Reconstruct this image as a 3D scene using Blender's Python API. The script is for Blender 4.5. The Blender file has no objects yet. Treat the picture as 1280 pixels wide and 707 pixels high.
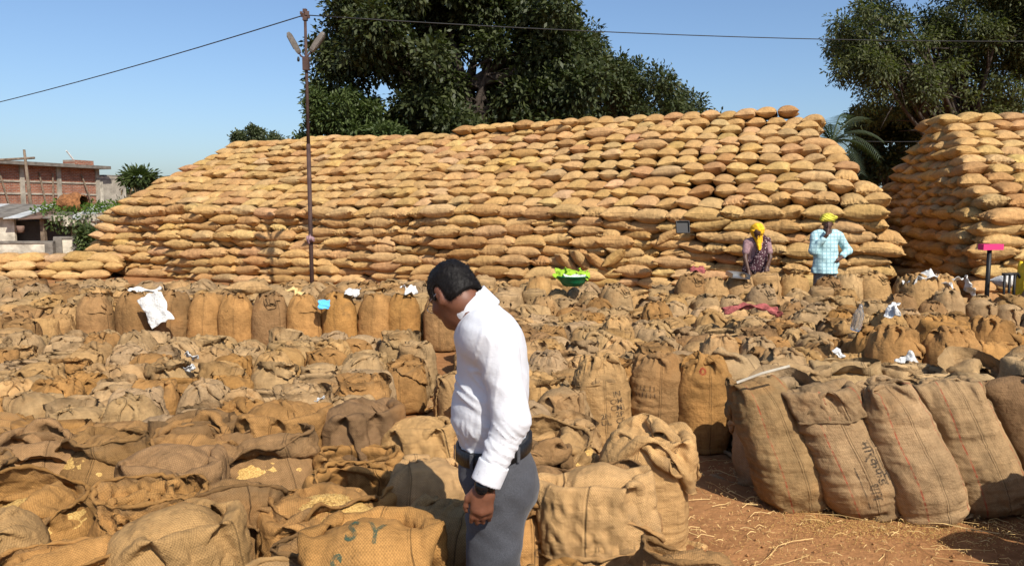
import bpy, math, random
import numpy as np
from mathutils import Vector, Matrix, Euler
# ================================================================= camera, sky, sun
sc=bpy.context.scene
F=967.; CX,CY=640.,353.5; HOR=257.; CAMH=1.82
PITCH=math.atan((CY-HOR)/F)
cam=bpy.data.cameras.new('camera'); camo=bpy.data.objects.new('camera',cam); sc.collection.objects.link(camo)
camo.location=(0,0,CAMH); camo.rotation_euler=(math.pi/2-PITCH,0,0)
cam.sensor_width=36; cam.lens=36*F/1280; cam.clip_start=.05; cam.clip_end=3000
sc.camera=camo
SUN_AZ,SUN_EL=math.radians(28),math.radians(43)     # sun behind the camera, to its right
w=bpy.data.worlds.new('World'); sc.world=w; w.use_nodes=True
sky=w.node_tree.nodes.new('ShaderNodeTexSky'); sky.sky_type='NISHITA'; sky.sun_disc=False
sky.sun_elevation=SUN_EL; sky.sun_rotation=math.pi-SUN_AZ
sky.altitude=300; sky.air_density=1.0; sky.dust_density=2.0; sky.ozone_density=5.0
bg=w.node_tree.nodes['Background']; w.node_tree.links.new(sky.outputs[0],bg.inputs[0]); bg.inputs[1].default_value=.115
sun=bpy.data.lights.new('sun','SUN'); sun.energy=5.0; sun.angle=math.radians(.53); sun.color=(1,.93,.82)
suno=bpy.data.objects.new('sun',sun); sc.collection.objects.link(suno)
sv=Vector((math.sin(SUN_AZ)*math.cos(SUN_EL),-math.cos(SUN_AZ)*math.cos(SUN_EL),math.sin(SUN_EL)))
suno.rotation_euler=sv.to_track_quat('Z','Y').to_euler()
vs=sc.view_settings; vs.view_transform='Standard'; vs.look='None'; vs.gamma=1; vs.exposure=0.37; vs.use_curve_mapping=False
random.seed(11); rng=np.random.default_rng(5)
col=sc.collection
# ================================================================= helpers
def at(px,py,d):
    a=(px-CX)/F; b=(CY-py)/F; c,s=math.cos(PITCH),math.sin(PITCH)
    y=c+b*s; z=-s+b*c
    return Vector((a*d/y,d,CAMH+z*d/y))
def tag(o,label=None,cat=None,group=None,kind=None):
    if label: o['label']=label
    if cat: o['category']=cat
    if group: o['group']=group
    if kind: o['kind']=kind
    return o
def empty(name,loc=(0,0,0),rz=0):
    o=bpy.data.objects.new(name,None); col.objects.link(o); o.location=loc; o.rotation_euler=(0,0,rz); o.empty_display_size=.1
    return o
def hem_attr(me,R,C,w=3,wide=9):
    # doubled, dirtied cloth along the mouth of a bag
    a=np.zeros((R,C),np.float32); k=max(1,int(R*.035)); a[-k:]=1; a[-2*k:-k]=.45
    q=me.attributes.new('hem','FLOAT','POINT'); q.data.foreach_set('value',a.ravel())
def mesh_np(name,V,faces,mat=None,smooth=True,uv=None):
    """faces: (n,4) or (n,3) int array, or list"""
    me=bpy.data.meshes.new(name)
    V=np.asarray(V,np.float32).reshape(-1,3); Fa=np.asarray(faces,np.int32); k=Fa.shape[1]; n=len(Fa)
    me.vertices.add(len(V)); me.vertices.foreach_set('co',V.ravel())
    me.loops.add(n*k); me.loops.foreach_set('vertex_index',Fa.ravel())
    me.polygons.add(n); me.polygons.foreach_set('loop_start',np.arange(0,n*k,k,dtype=np.int32)); me.polygons.foreach_set('loop_total',np.full(n,k,np.int32))
    if smooth: me.polygons.foreach_set('use_smooth',np.ones(n,bool))
    if uv is not None:
        l=me.uv_layers.new(name='UVMap'); l.data.foreach_set('uv',np.asarray(uv,np.float32).reshape(-1,2)[Fa.ravel()].ravel() if len(uv)==len(V) else np.asarray(uv,np.float32).ravel())
    me.update(calc_edges=True); me.validate()
    if mat: me.materials.append(mat)
    return me
def obj(name,me,parent=None,loc=None,rot=None):
    o=bpy.data.objects.new(name,me); col.objects.link(o)
    if parent: o.parent=parent
    if loc is not None: o.location=loc
    if rot is not None: o.rotation_euler=rot
    return o
class MB:
    """collects polygons of one part"""
    def __init__(s): s.v=[]; s.f=[]
    def add(s,vs,fs):
        n=len(s.v); s.v+= [tuple(v) for v in vs]; s.f+=[tuple(i+n for i in f) for f in fs]; return s
    def box(s,c,d,rz=0,M=None):
        c=Vector(c); vs=[]
        for z in (-.5,.5):
            for x,y in ((-.5,-.5),(.5,-.5),(.5,.5),(-.5,.5)):
                p=Vector((x*d[0],y*d[1],z*d[2])); p=(M@p) if M else Matrix.Rotation(rz,3,'Z')@p
                vs.append(c+p)
        return s.add(vs,[(0,3,2,1),(4,5,6,7),(0,1,5,4),(1,2,6,5),(2,3,7,6),(3,0,4,7)])
    def tube(s,pts,rad,n=8,cap=True):
        pts=[Vector(p) for p in pts]; m=len(pts)
        if not hasattr(rad,'__len__'): rad=[rad]*m
        vs=[]; prev=None
        for i,p in enumerate(pts):
            t=(pts[min(i+1,m-1)]-pts[max(i-1,0)]).normalized()
            a=prev if prev is not None else (Vector((0,0,1)) if abs(t.z)<.9 else Vector((1,0,0)))
            a=(a-t*a.dot(t)).normalized(); b=t.cross(a); prev=a
            for k in range(n):
                q=2*math.pi*k/n; vs.append(p+(a*math.cos(q)+b*math.sin(q))*rad[i])
        fs=[(i*n+k,i*n+(k+1)%n,(i+1)*n+(k+1)%n,(i+1)*n+k) for i in range(m-1) for k in range(n)]
        if cap: fs+=[tuple(range(n-1,-1,-1)),tuple(range((m-1)*n,m*n))]
        return s.add(vs,fs)
    def lathe(s,prof,c=(0,0,0),n=20):
        c=Vector(c); m=len(prof)
        vs=[c+Vector((r*math.cos(2*math.pi*k/n),r*math.sin(2*math.pi*k/n),z)) for r,z in prof for k in range(n)]
        return s.add(vs,[(i*n+k,i*n+(k+1)%n,(i+1)*n+(k+1)%n,(i+1)*n+k) for i in range(m-1) for k in range(n)])
    def mesh(s,name,mat,smooth=False):
        me=bpy.data.meshes.new(name); me.from_pydata(s.v,[],s.f); me.materials.append(mat)
        if smooth: me.polygons.foreach_set('use_smooth',[True]*len(me.polygons))
        me.update(); return me
    def build(s,name,mat,parent=None,smooth=False):
        return obj(name,s.mesh(name,mat,smooth),parent)
def fnoise(U,V,fu,fv,seed,n=14):
    """sum of random waves, about -1..1"""
    r=np.random.default_rng(seed); out=np.zeros(np.broadcast(U,V).shape)
    for i in range(n):
        out+=np.cos(U*fu*r.normal(0,1)*2.2+V*fv*r.normal(0,1)*2.2+r.uniform(0,6.3))
    return out/math.sqrt(n)
# ================================================================= materials
class NT:
    def __init__(s,name):
        s.m=bpy.data.materials.new(name); s.m.use_nodes=True; s.t=s.m.node_tree; s.b=s.t.nodes['Principled BSDF']
        s.b.inputs['Specular IOR Level'].default_value=.25
    def n(s,ty,ins={},**at):
        k=s.t.nodes.new('ShaderNode'+ty)
        for a,v in at.items(): setattr(k,a,v)
        for i,v in ins.items(): s.set(k.inputs[i],v)
        return k
    def set(s,inp,v):
        if isinstance(v,bpy.types.NodeSocket): s.t.links.new(v,inp)
        elif isinstance(v,bpy.types.Node): s.t.links.new(v.outputs[0],inp)
        else: inp.default_value=v if not (isinstance(v,tuple) and len(v)==3 and inp.type=='RGBA') else (*v,1)
    def math(s,op,a,b=0.,c=None):
        k=s.n('Math',{0:a,1:b},operation=op)
        if c is not None: s.set(k.inputs[2],c)
        return k.outputs[0]
    def mix(s,f,a,b,mode='MIX'):
        k=s.n('Mix',data_type='RGBA',blend_type=mode); s.set(k.inputs[0],f); s.set(k.inputs[6],a); s.set(k.inputs[7],b); return k.outputs[2]
    def noise(s,sc_,vec=None,det=3,rough=.55):
        k=s.n('TexNoise',{'Scale':sc_,'Detail':det,'Roughness':rough})
        if vec is not None: s.set(k.inputs['Vector'],vec)
        return k.outputs[0]
    def rng(s,v,a,b,c,d):
        return s.n('MapRange',{0:v,1:a,2:b,3:c,4:d}).outputs[0]
    def bump(s,h,dist,strength=1.,nrm=None):
        k=s.n('Bump',{'Height':h,'Distance':dist,'Strength':strength})
        if nrm is not None: s.set(k.inputs['Normal'],nrm)
        return k.outputs[0]
    def done(s,color=None,rough=None,normal=None,**kw):
        if color is not None: s.set(s.b.inputs['Base Color'],color)
        if rough is not None: s.set(s.b.inputs['Roughness'],rough)
        if normal is not None: s.set(s.b.inputs['Normal'],normal)
        for k,v in kw.items(): s.set(s.b.inputs[k.replace('_',' ')],v)
        return s.m
def plain(name,c,rough=.7,var=.2,scale=8.,bump=0.,**kw):
    t=NT(name); v=t.n('TexCoord').outputs['Object']
    f=t.rng(t.noise(scale,v,4),.3,.7,1-var,1+var)
    colr=t.mix(1.,(*c,1),t.n('CombineColor',{0:f,1:f,2:f}).outputs[0],'MULTIPLY')
    return t.done(colr,rough,t.bump(t.noise(scale*4,v,3),bump) if bump else None,**kw)
def jute(name,attr=False,stripe=False,clean=1.):
    t=NT(name)
    oi=t.n('ObjectInfo'); uvn=t.n('UVMap').outputs[0]; sx=t.n('SeparateXYZ',{0:uvn}); u,v=sx.outputs[0],sx.outputs[1]
    base=t.n('Attribute',attribute_name='tint').outputs['Color'] if attr else oi.outputs['Color']
    off=t.n('VectorMath',{0:t.n('TexCoord').outputs['Object'],1:t.n('CombineXYZ',{0:t.math('MULTIPLY',oi.outputs['Random'],37.),1:t.math('MULTIPLY',oi.outputs['Random'],91.)}).outputs[0]},operation='ADD').outputs[0]
    big=t.noise(3.2,off,3); mid=t.noise(14.,off,4,.65); fine=t.noise(120.,off,2)
    p=2*math.pi/.010
    su=t.math('SINE',t.math('MULTIPLY',u,p)); sw=t.math('SINE',t.math('MULTIPLY',v,p))
    weave=t.math('MULTIPLY',su,sw)
    # threads of uneven thickness run across the cloth
    thr=t.noise(1.,t.n('CombineXYZ',{0:t.math('MULTIPLY',u,6.),1:t.math('MULTIPLY',v,260.),2:t.math('MULTIPLY',oi.outputs['Random'],50.)}).outputs[0],2)
    thr2=t.noise(1.,t.n('CombineXYZ',{0:t.math('MULTIPLY',u,230.),1:t.math('MULTIPLY',v,6.),2:t.math('MULTIPLY',oi.outputs['Random'],50.)}).outputs[0],2)
    f=t.math('MULTIPLY',t.rng(big,.3,.7,1-.26*clean,1+.2*clean),t.rng(mid,.3,.7,.80,1.15))
    f=t.math('MULTIPLY',f,t.rng(weave,-1,1,.74,1.17))
    f=t.math('MULTIPLY',f,t.math('MULTIPLY',t.rng(thr,.3,.7,.90,1.09),t.rng(thr2,.3,.7,.92,1.07)))
    c=t.mix(1.,base,t.n('CombineColor',{0:f,1:f,2:f}).outputs[0],'MULTIPLY')
    # reddish earth dust and darker old stains, each with its own blotches
    c=t.mix(t.rng(t.noise(2.1,off,4,.6),.56,.74,0.,.45*clean),c,(.30,.143,.045))
    c=t.mix(t.rng(t.noise(4.3,t.n('VectorMath',{0:off,1:(7.,3.,1.)},operation='ADD').outputs[0],4,.65),.60,.72,0.,.42*clean),c,(.085,.055,.03))
    if stripe:
        du=t.math('ABSOLUTE',t.math('SUBTRACT',t.math('ABSOLUTE',t.math('SUBTRACT',u,.88)),.125))
        st=t.math('MULTIPLY',t.rng(du,.0015,.006,1.,0.),t.rng(t.noise(45.,off,2),.4,.6,.15,.75))
        c=t.mix(st,c,(.30,.035,.02))
    c=t.mix(t.math('MULTIPLY',t.n('Attribute',attribute_name='hem').outputs['Fac'],t.rng(mid,.35,.6,.15,.6)),c,(.13,.085,.045))
    # sewn seams: a raised ridge with a dark thread beside it
    sm=None
    for u0 in (.435,.86):
        du=t.math('ABSOLUTE',t.math('SUBTRACT',u,u0)); r=t.rng(du,.001,.007,1.,0.)
        sm=r if sm is None else t.math('MAXIMUM',sm,r)
        du2=t.math('ABSOLUTE',t.math('SUBTRACT',u,u0+.007)); c=t.mix(t.rng(du2,.001,.004,.6,0.),c,(.05,.03,.015))
    h=t.math('ADD',t.math('MULTIPLY',weave,.30),t.math('ADD',t.math('MULTIPLY',thr,.9),t.math('ADD',t.math('MULTIPLY',fine,.6),t.math('MULTIPLY',sm,2.5))))
    nb=t.bump(t.noise(11.,off,6,.65),.05,.6)
    return t.done(c,.95,t.bump(h,.0022,.8,nb),Specular_IOR_Level=.1)
M={}
M['jute']=jute('jute_cloth'); M['jute_striped']=jute('jute_cloth_red_stripe',stripe=True); M['jute_mass']=jute('jute_cloth_mass',attr=True)
M['jute_pile']=jute('jute_cloth_piled',clean=.45); M['jute_pile_mass']=jute('jute_cloth_piled_mass',attr=True,clean=.45)
M['hem']=plain('jute_hem',(.30,.18,.085),.95,.45,60.,.004)
t=NT('paddy'); v=t.n('TexCoord').outputs['Object']; n1=t.noise(160.,v,2)
M['grain']=t.done(t.mix(t.rng(n1,.35,.65,0.,1.),(.36,.20,.055),(.66,.44,.15)),.7,t.bump(n1,.006))
t=NT('red_earth'); v=t.n('TexCoord').outputs['Object']
c=t.mix(t.rng(t.noise(.9,v,5,.6),.35,.65,0.,1.),(.235,.108,.042),(.34,.168,.068)); c=t.mix(t.rng(t.noise(11.,v,5,.7),.45,.7,0.,.65),c,(.42,.21,.09)); c=t.mix(t.rng(t.noise(60.,v,3,.7),.60,.75,0.,.6),c,(.13,.055,.025))
M['earth']=t.done(c,.97,t.bump(t.noise(120.,v,3),.006,.7,t.bump(t.noise(7.,v,6,.65),.05,.7)),Specular_IOR_Level=.1)
M['straw']=plain('straw',(.58,.40,.17),.7,.3,20.)
def ink(name,c):
    t=NT(name); v=t.n('TexCoord').outputs['Object']; return t.done(c,.95,None,Alpha=t.math('MULTIPLY',t.rng(t.noise(170.,v,3,.7),.36,.58,.15,.9),t.rng(t.noise(25.,v,3),.3,.6,.35,1.)))
M['ink']=ink('stencil_ink',(.03,.026,.024)); M['redink']=ink('red_ink',(.30,.03,.02)); M['greenink']=ink('green_paint',(.03,.085,.06))
M['white_plastic']=plain('white_plastic',(.58,.575,.55),.5,.25,11.,.02)
M['thread']=plain('thread',(.5,.42,.3),.9)
# ================================================================= cloth: small position based solver for jute bags
def up2(X):
    # refine a (B,R,C,3) tube grid to (B,2R-1,2C,3)
    B,R,C,_=X.shape
    Y=np.empty((B,R,2*C,3),np.float32); Y[:,:,0::2]=X; Y[:,:,1::2]=.5*(X+np.roll(X,-1,2))
    Z=np.empty((B,2*R-1,2*C,3),np.float32); Z[:,0::2]=Y; Z[:,1::2]=.5*(Y[:,1:]+Y[:,:-1])
    return Z
def link(X,ax,sh,rest,k,press=False):
    # distance constraint between each vertex and the one sh further along ax (2 = round the tube, 1 = up)
    if ax==2:
        d=np.roll(X,-sh,2)-X
    else:
        d=X[:,sh:]-X[:,:-sh]
    L=np.sqrt(np.einsum('...i,...i',d,d))+1e-7
    s=(L-rest)/L
    if press: s=np.minimum(s,0)
    d*=(k*s)[...,None]
    if ax==2:
        X+=d; X-=np.roll(d,sh,2)
    else:
        X[:,:-sh]+=d; X[:,sh:]-=d
def shear(X,sg,rest,k):
    Y=np.roll(X,-sg,2)
    d=Y[:,1:]-X[:,:-1]
    L=np.sqrt(np.einsum('...i,...i',d,d))+1e-7
    d*=(k*(L-rest)/L)[...,None]
    X[:,:-1]+=d; X[:,1:]-=np.roll(d,sg,2)
def normals(X):
    du=np.roll(X,-1,2)-np.roll(X,1,2)
    dv=np.empty_like(X); dv[:,1:-1]=X[:,2:]-X[:,:-2]; dv[:,0]=X[:,1]-X[:,0]; dv[:,-1]=X[:,-1]-X[:,-2]
    n=np.cross(du,dv); n/=np.sqrt((n*n).sum(-1,keepdims=True))+1e-9
    return n
def selfrep(X,r0,d0,rng,frac=1.0):
    # push apart loose cloth that comes too close to other cloth of the same bag
    B,R,C,_=X.shape
    P=X[:,r0:].reshape(B,-1,3); n=P.shape[1]
    ri=np.repeat(np.arange(R-r0),C); ci=np.tile(np.arange(C),R-r0)
    dc=np.abs(ci[:,None]-ci[None]); dc=np.minimum(dc,C-dc)
    near=(np.abs(ri[:,None]-ri[None])<3)&(dc<3)
    for b in range(B):
        p=P[b]; q=(p*p).sum(1)
        D=q[:,None]+q[None]-2*p@p.T
        D[near]=9
        i,j=np.nonzero(D<d0*d0)
        if len(i)==0: continue
        d=p[i]-p[j]; L=np.sqrt(np.maximum(D[i,j],1e-8))
        m=d*((d0-L)/L*.25)[:,None]
        acc=np.zeros_like(p); np.add.at(acc,i,m)
        p+=np.clip(acc,-.01,.01)
        X[b,r0:]=p.reshape(R-r0,C,3)
def seam(X,row):
    # sew front to back along a row: column c meets column C-c
    C=X.shape[2]; idx=(-np.arange(C))%C
    a=X[:,row]; X[:,row]=.5*(a+a[:,idx])
def sim_standing(par,rng,R0=24,C0=30,steps=(80,50)):
    """par: list of dicts: W,H flat size of the bag, a,b,h half widths and height of the grain inside, gather, pinch, flare, px,py"""
    B=len(par); g=lambda k,d=0.: np.array([p.get(k,d) for p in par],np.float32)
    W,H,a,b_,h=g('W',.58),g('H',.95),g('a',.2),g('b',.16),g('h',.55)
    e3=lambda q:q[:,None,None]
    ga,pi,fl=e3(g('gather')),e3(g('pinch')),e3(g('flare')); px,py=e3(g('px')),e3(g('py'))
    cell=g('cell',1.12); gust=g('gust',1.); grav,bend=g('grav',8.),e3(g('bend',1.)); ruf=e3(g('ruffle',.10))
    C,R=C0,R0
    th=np.arange(C)/C*2*np.pi; v=np.linspace(0,1,R)
    X=np.zeros((B,R,C,3),np.float32)
    for b in range(B):
        for r in range(R):
            z=v[r]*H[b]; t=min(1,z/.26)
            X[b,r,:,0]=(W[b]*.5*(1-t)+1.04*a[b]*t)*np.cos(th); X[b,r,:,1]=(.004*(1-t)+1.06*b_[b]*t)*np.sin(th)
            X[b,r,:,2]=.004+max(0,z-b_[b]*.75)
    X+=rng.normal(0,.006,X.shape).astype(np.float32)
    V=np.zeros_like(X); sg=np.sqrt
    for lev,ns in enumerate(steps):
        if lev: X=up2(X); V=np.zeros_like(X); R,C=X.shape[1:3]; X+=rng.normal(0,.0025,X.shape).astype(np.float32)
        lu=e3(2*W/C)*np.ones((1,R,C),np.float32); lv=e3(H/(R-1))*np.ones((1,R-1,C),np.float32)
        # uneven cloth: some threads longer, so that it puckers
        k0=max(4,R//4); nz=rng.normal(0,1,(B,R,1)); lv=(lv*(1+.05*nz[:,:-1]+.05*rng.normal(0,1,lv.shape))).astype(np.float32)
        ls=sg(e3(2*W/C)**2+e3(H/(R-1))**2)
        vr=e3(H)*np.linspace(0,1,R)[None,:,None]
        z0=e3(h+b_*.75)
        over=np.clip((vr-z0)/.06,0,1).astype(np.float32)
        ring=np.exp(-((vr-z0-.10)/.05)**2).astype(np.float32)
        nzu=rng.normal(0,1,(B,R,C)).astype(np.float32); nzu=.6*nzu+.4*np.roll(nzu,1,2)
        lu=lu*(1+ruf*over*nzu); lv=lv*(1+ruf*over[:,1:]*rng.normal(0,1,lv.shape).astype(np.float32))
        b1,b2=.05*bend,.05*bend
        dt=.016 if lev==0 else .012
        wind=np.zeros((B,1,1,3),np.float32)
        # a mouth left gaping: the hem is drawn towards an uneven ring above the grain
        tt=np.arange(C)/C*2*np.pi; ring_t=np.zeros((B,C,3),np.float32); rim=g('rim')[:,None,None]
        for b in range(B):
            q=np.random.default_rng(700+b); n1=sum(q.normal(0,1)/k**.7*np.cos(k*tt+q.uniform(0,6.3)) for k in range(1,6))*.55; n2=sum(q.normal(0,1)/k**.6*np.cos(k*tt+q.uniform(0,6.3)) for k in range(1,6))*.55
            fold=np.clip(np.cos(tt-q.uniform(0,6.3))*1.6-.7,0,1)*q.uniform(.3,1)
            rr=.86+.16*n1+.42*fold; ring_t[b,:,0]=a[b]*rr*np.cos(tt); ring_t[b,:,1]=b_[b]*rr*np.sin(tt); ring_t[b,:,2]=h[b]+.06+.05*n2-.09*fold
        for s in range(ns):
            acc=np.zeros_like(X); acc[...,2]=-e3(grav)*over-.3
            if s%12==0: wind=rng.normal(0,1,(B,1,1,3)).astype(np.float32)*(1. if s<ns*.6 and lev==0 else 0)
            ph=np.sin(np.arange(C)/C*2*np.pi*rng.integers(2,9)+rng.uniform(0,6.3))[None,None,:,None].astype(np.float32)
            acc+=over[...,None]*e3(gust)[...,None]*(wind*4.+ph*wind[...,::-1]*11.)
            rad=sg(X[...,0]**2+X[...,1]**2)+1e-5
            k=ring*ga*40*np.clip(rad/.10-.45,0,1.2)+(1-over)*6.
            k=k-over*fl*12
            acc[...,0]+=-k*X[...,0]/rad+over*px*10; acc[...,1]+=-k*X[...,1]/rad+over*py*10
            acc[...,1]-=over*pi*60*np.clip(X[...,1],-.25,.25)
            V=(V+acc*dt)*.955
            sp=sg((V*V).sum(-1,keepdims=True)); V*=np.minimum(1,2.2/(sp+1e-6))
            X0=X.copy(); X=X+V*dt
            for it in range(6):
                link(X,2,1,lu,.34); link(X,1,1,lv,.34)
                shear(X,1,ls,.10); shear(X,-1,ls,.10)
                link(X,2,2,2*e3(2*W/C),b1,True); link(X,1,2,2*e3(H/(R-1)),b1,True)
                if lev: link(X,2,4,4*e3(2*W/C)*.92,b2,True); link(X,1,4,4*e3(H/(R-1))*.92,b2,True)
                seam(X,0)
                if it%2:
                    # the grain heap is a superellipsoid rho^2+t^4=1
                    n=2.5
                    rho=(np.abs(X[...,0]/e3(a))**n+np.abs(X[...,1]/e3(b_))**n)**(1/n)+1e-6
                    hz=e3(h)*.5; t=(X[...,2]-hz)/hz
                    rho=rho/(1.03-.06*t); te=np.where(t<0,t**8,t**4)
                    ins=(rho*rho+te<1)
                    rs=sg(np.clip(1-te,0,1)); side=(rs-rho)*e3(b_)
                    zt=hz+hz*np.clip(1-rho*rho,0,1)**.25; dz=zt-X[...,2]
                    upm=ins&(t>.3)&((dz<side)|(rho<.6)); out=ins&~upm&(t>-.97)
                    X[...,2]=np.where(upm,zt,X[...,2])
                    f=np.where(out,rs/rho,1.); f=np.clip(f,1,3)
                    X[...,0]*=f; X[...,1]*=f
                    # neighbouring sacks hem the loose mouth in
                    lim=e3(cell); f=np.where((over>0)&(rho>lim)&(it>3),1-.35*(1-lim/rho),1.)
                    X[...,0]*=f; X[...,1]*=f
                    m=X[...,2]<.004; X[...,2][m]=.004
                    fr=(upm|out|m)[...,None]
            X[...,:2]=np.where(fr,X0[...,:2]*.6+X[...,:2]*.4,X[...,:2])
            zt0=np.clip(vr-e3(b_)*.75,.004,None); X[...,2]+=(1-over)*.12*(zt0-X[...,2])
            X[:,-1]+=rim*.18*(ring_t-X[:,-1]); X[:,-2]+=rim*.10*(ring_t-X[:,-2])
            if s%(3 if lev==0 else 5)==2:
                selfrep(X,int(R*.55),.032 if lev==0 else .022,rng)
            V=(X-X0)/dt
    return X
def sim_lying(par,rng,R0=14,C0=20,steps=(70,35)):
    """pillow: rows run along the length, both ends sewn"""
    B=len(par); g=lambda k,d=0.: np.array([p.get(k,d) for p in par],np.float32)
    W,L,T=g('W',.57),g('L',.92),g('T',.23)
    C,R=C0,R0; th=np.arange(C)/C*2*np.pi; v=np.linspace(-1,1,R)
    X=np.zeros((B,R,C,3),np.float32)
    for b in range(B):
        for r in range(R):
            e=1-abs(v[r])**3
            X[b,r,:,0]=v[r]*L[b]*.46
            X[b,r,:,1]=W[b]*(.5-.14*e)*np.cos(th); X[b,r,:,2]=(.006+.12*e)*np.sin(th)
    X+=rng.normal(0,.004,X.shape).astype(np.float32)
    V=np.zeros_like(X)
    amp=rng.uniform(.2,1,(B,6)); ph=rng.uniform(0,6.3,(B,6))
    for lev,ns in enumerate(steps):
        if lev: X=up2(X); V=np.zeros_like(X); R,C=X.shape[1:3]; X+=rng.normal(0,.001,X.shape).astype(np.float32)
        lu=(2*W/C)[:,None,None]; lv=(L/(R-1))[:,None,None]; ls=np.sqrt(lu**2+lv**2)
        dt=.014
        for s in range(ns):
            n=normals(X)
            acc=n*17.
            V=(V+acc*dt)*.95
            X0=X.copy(); X=X+V*dt
            for it in range(5):
                link(X,2,1,lu,.34); link(X,1,1,lv,.34); shear(X,1,ls,.12); shear(X,-1,ls,.12)
                link(X,2,2,2*lu,.05,True); link(X,1,2,2*lv,.05,True)
                seam(X,0); seam(X,-1)
            # bed and load: uneven floor and ceiling
            x=X[...,0]; y=X[...,1]
            A=lambda i:(amp[:,i][:,None,None]); Pp=lambda i:ph[:,i][:,None,None]
            lo=-T[:,None,None]*.5+.020*A(0)*np.sin(x*7+Pp(0))+.012*A(1)*np.sin(y*9+x*3+Pp(1))
            hi= T[:,None,None]*.5+.018*A(2)*np.sin(x*6+Pp(2))+.014*A(3)*np.sin(y*10-x*4+Pp(3))
            X[...,2]=np.clip(X[...,2],lo,hi)
            c=X.mean((1,2),keepdims=True); c[...,2]=0; X-=c
            V=(X-X0)/dt
    return X
# ================================================================= ground
def ground():
    # one sheet: fine and lumpy near the camera, coarse to the horizon
    xs=np.concatenate([[-1500,-300,-80,-30],np.linspace(-16,16,161),[30,80,300,1500]]); ys=np.concatenate([[-300,-60,-15],np.linspace(-3,22,126),[30,45,90,300,1500]])
    X,Y=np.meshgrid(xs,ys); Z=.012*fnoise(X,Y,2.,2.,1)+.008*fnoise(X,Y,6.,6.,2); Z[(np.abs(X)>20)|(np.abs(Y)>28)]=0
    Z-=.01; V=np.stack([X,Y,Z],-1).reshape(-1,3); R,C=X.shape
    i=(np.arange(R-1)[:,None]*C+np.arange(C-1)[None]).ravel()
    o=obj('ground',mesh_np('ground',V,np.stack([i,i+1,i+C+1,i+C],1),M['earth'])); tag(o,kind='structure')
ground()
# ================================================================= sack meshes
def cubic_up(X):
    """smooth refinement of a tube grid (R,C,3) -> (2R-1,2C,3)"""
    m=lambda k:np.roll(X,-k,1)
    mid=(-m(-1)+9*X+9*m(1)-m(2))/16
    Y=np.empty((X.shape[0],2*X.shape[1],3),np.float32); Y[:,0::2]=X*.9+.05*(m(1)+m(-1)); Y[:,1::2]=mid
    P=np.concatenate([Y[:1],Y,Y[-1:]],0)
    mid=(-P[:-3]+9*P[1:-2]+9*P[2:-1]-P[3:])/16
    Z=np.empty((2*Y.shape[0]-1,Y.shape[1],3),np.float32); Z[0::2]=Y; Z[1::2]=mid
    return Z
def nrm1(X): return normals(X[None])[0]
def tube_uv(R,C,W,H):
    u=np.arange(C+1)/C*2*W; v=np.linspace(0,H,R)
    uv=np.empty((R-1,C,4,2),np.float32)
    uv[:,:,0,0]=uv[:,:,3,0]=u[None,:-1]; uv[:,:,1,0]=uv[:,:,2,0]=u[None,1:]
    uv[:,:,0,1]=uv[:,:,1,1]=v[:-1,None]; uv[:,:,2,1]=uv[:,:,3,1]=v[1:,None]
    return uv
def tube_faces(R,C):
    r,c=np.meshgrid(np.arange(R-1),np.arange(C),indexing='ij'); a=r*C+c; b=r*C+(c+1)%C
    return np.stack([a,b,b+C,a+C],-1).reshape(-1,4)
def tube_mesh(name,X,W,H,mat):
    R,C=X.shape[:2]
    return mesh_np(name,X,tube_faces(R,C),mat,True,tube_uv(R,C,W,H).reshape(-1,2))
def crease(X,W,H,h,seed,amp=1.,crump=1.):
    """fine folds of a filled bag, mostly lying across it"""
    R,C=X.shape[:2]; a=np.arange(C)/C*2*np.pi; v=np.linspace(0,H,R)
    A,Vv=np.meshgrid(a,v); cx,sn=np.cos(A),np.sin(A)
    def nz(fu,fv,s): return fnoise(cx*fu,Vv*fv,1,1,s,10)*.7+fnoise(sn*fu,Vv*fv,1,1,s+50,10)*.7
    m=np.clip(nz(1.2,5,seed)*.9+.35,0,1)
    d=.0045*nz(.9,30,seed+1)*m-.010*np.exp(-(nz(.7,20,seed+2)/.16)**2)*m+.005*nz(4,7,seed+3)+.006*np.exp(-(nz(1.3,9,seed+4)/.2)**2)*(1-m)
    if h<.9:
        # the empty mouth is crumpled: ridges and hollows a few centimetres across
        lo_=np.clip((Vv-h-.16)/.05,0,1)
        rd=lambda fu,fv,s:1-2*np.minimum(1,np.abs(nz(fu,fv,s)))
        d=d*(1-.5*lo_)+lo_*crump*(.013*rd(4.5,16,seed+5)+.008*rd(9,32,seed+6)+.006*nz(3,9,seed+7))
    return X+nrm1(X)*(d*amp)[...,None].astype(np.float32)
SV={}
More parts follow.
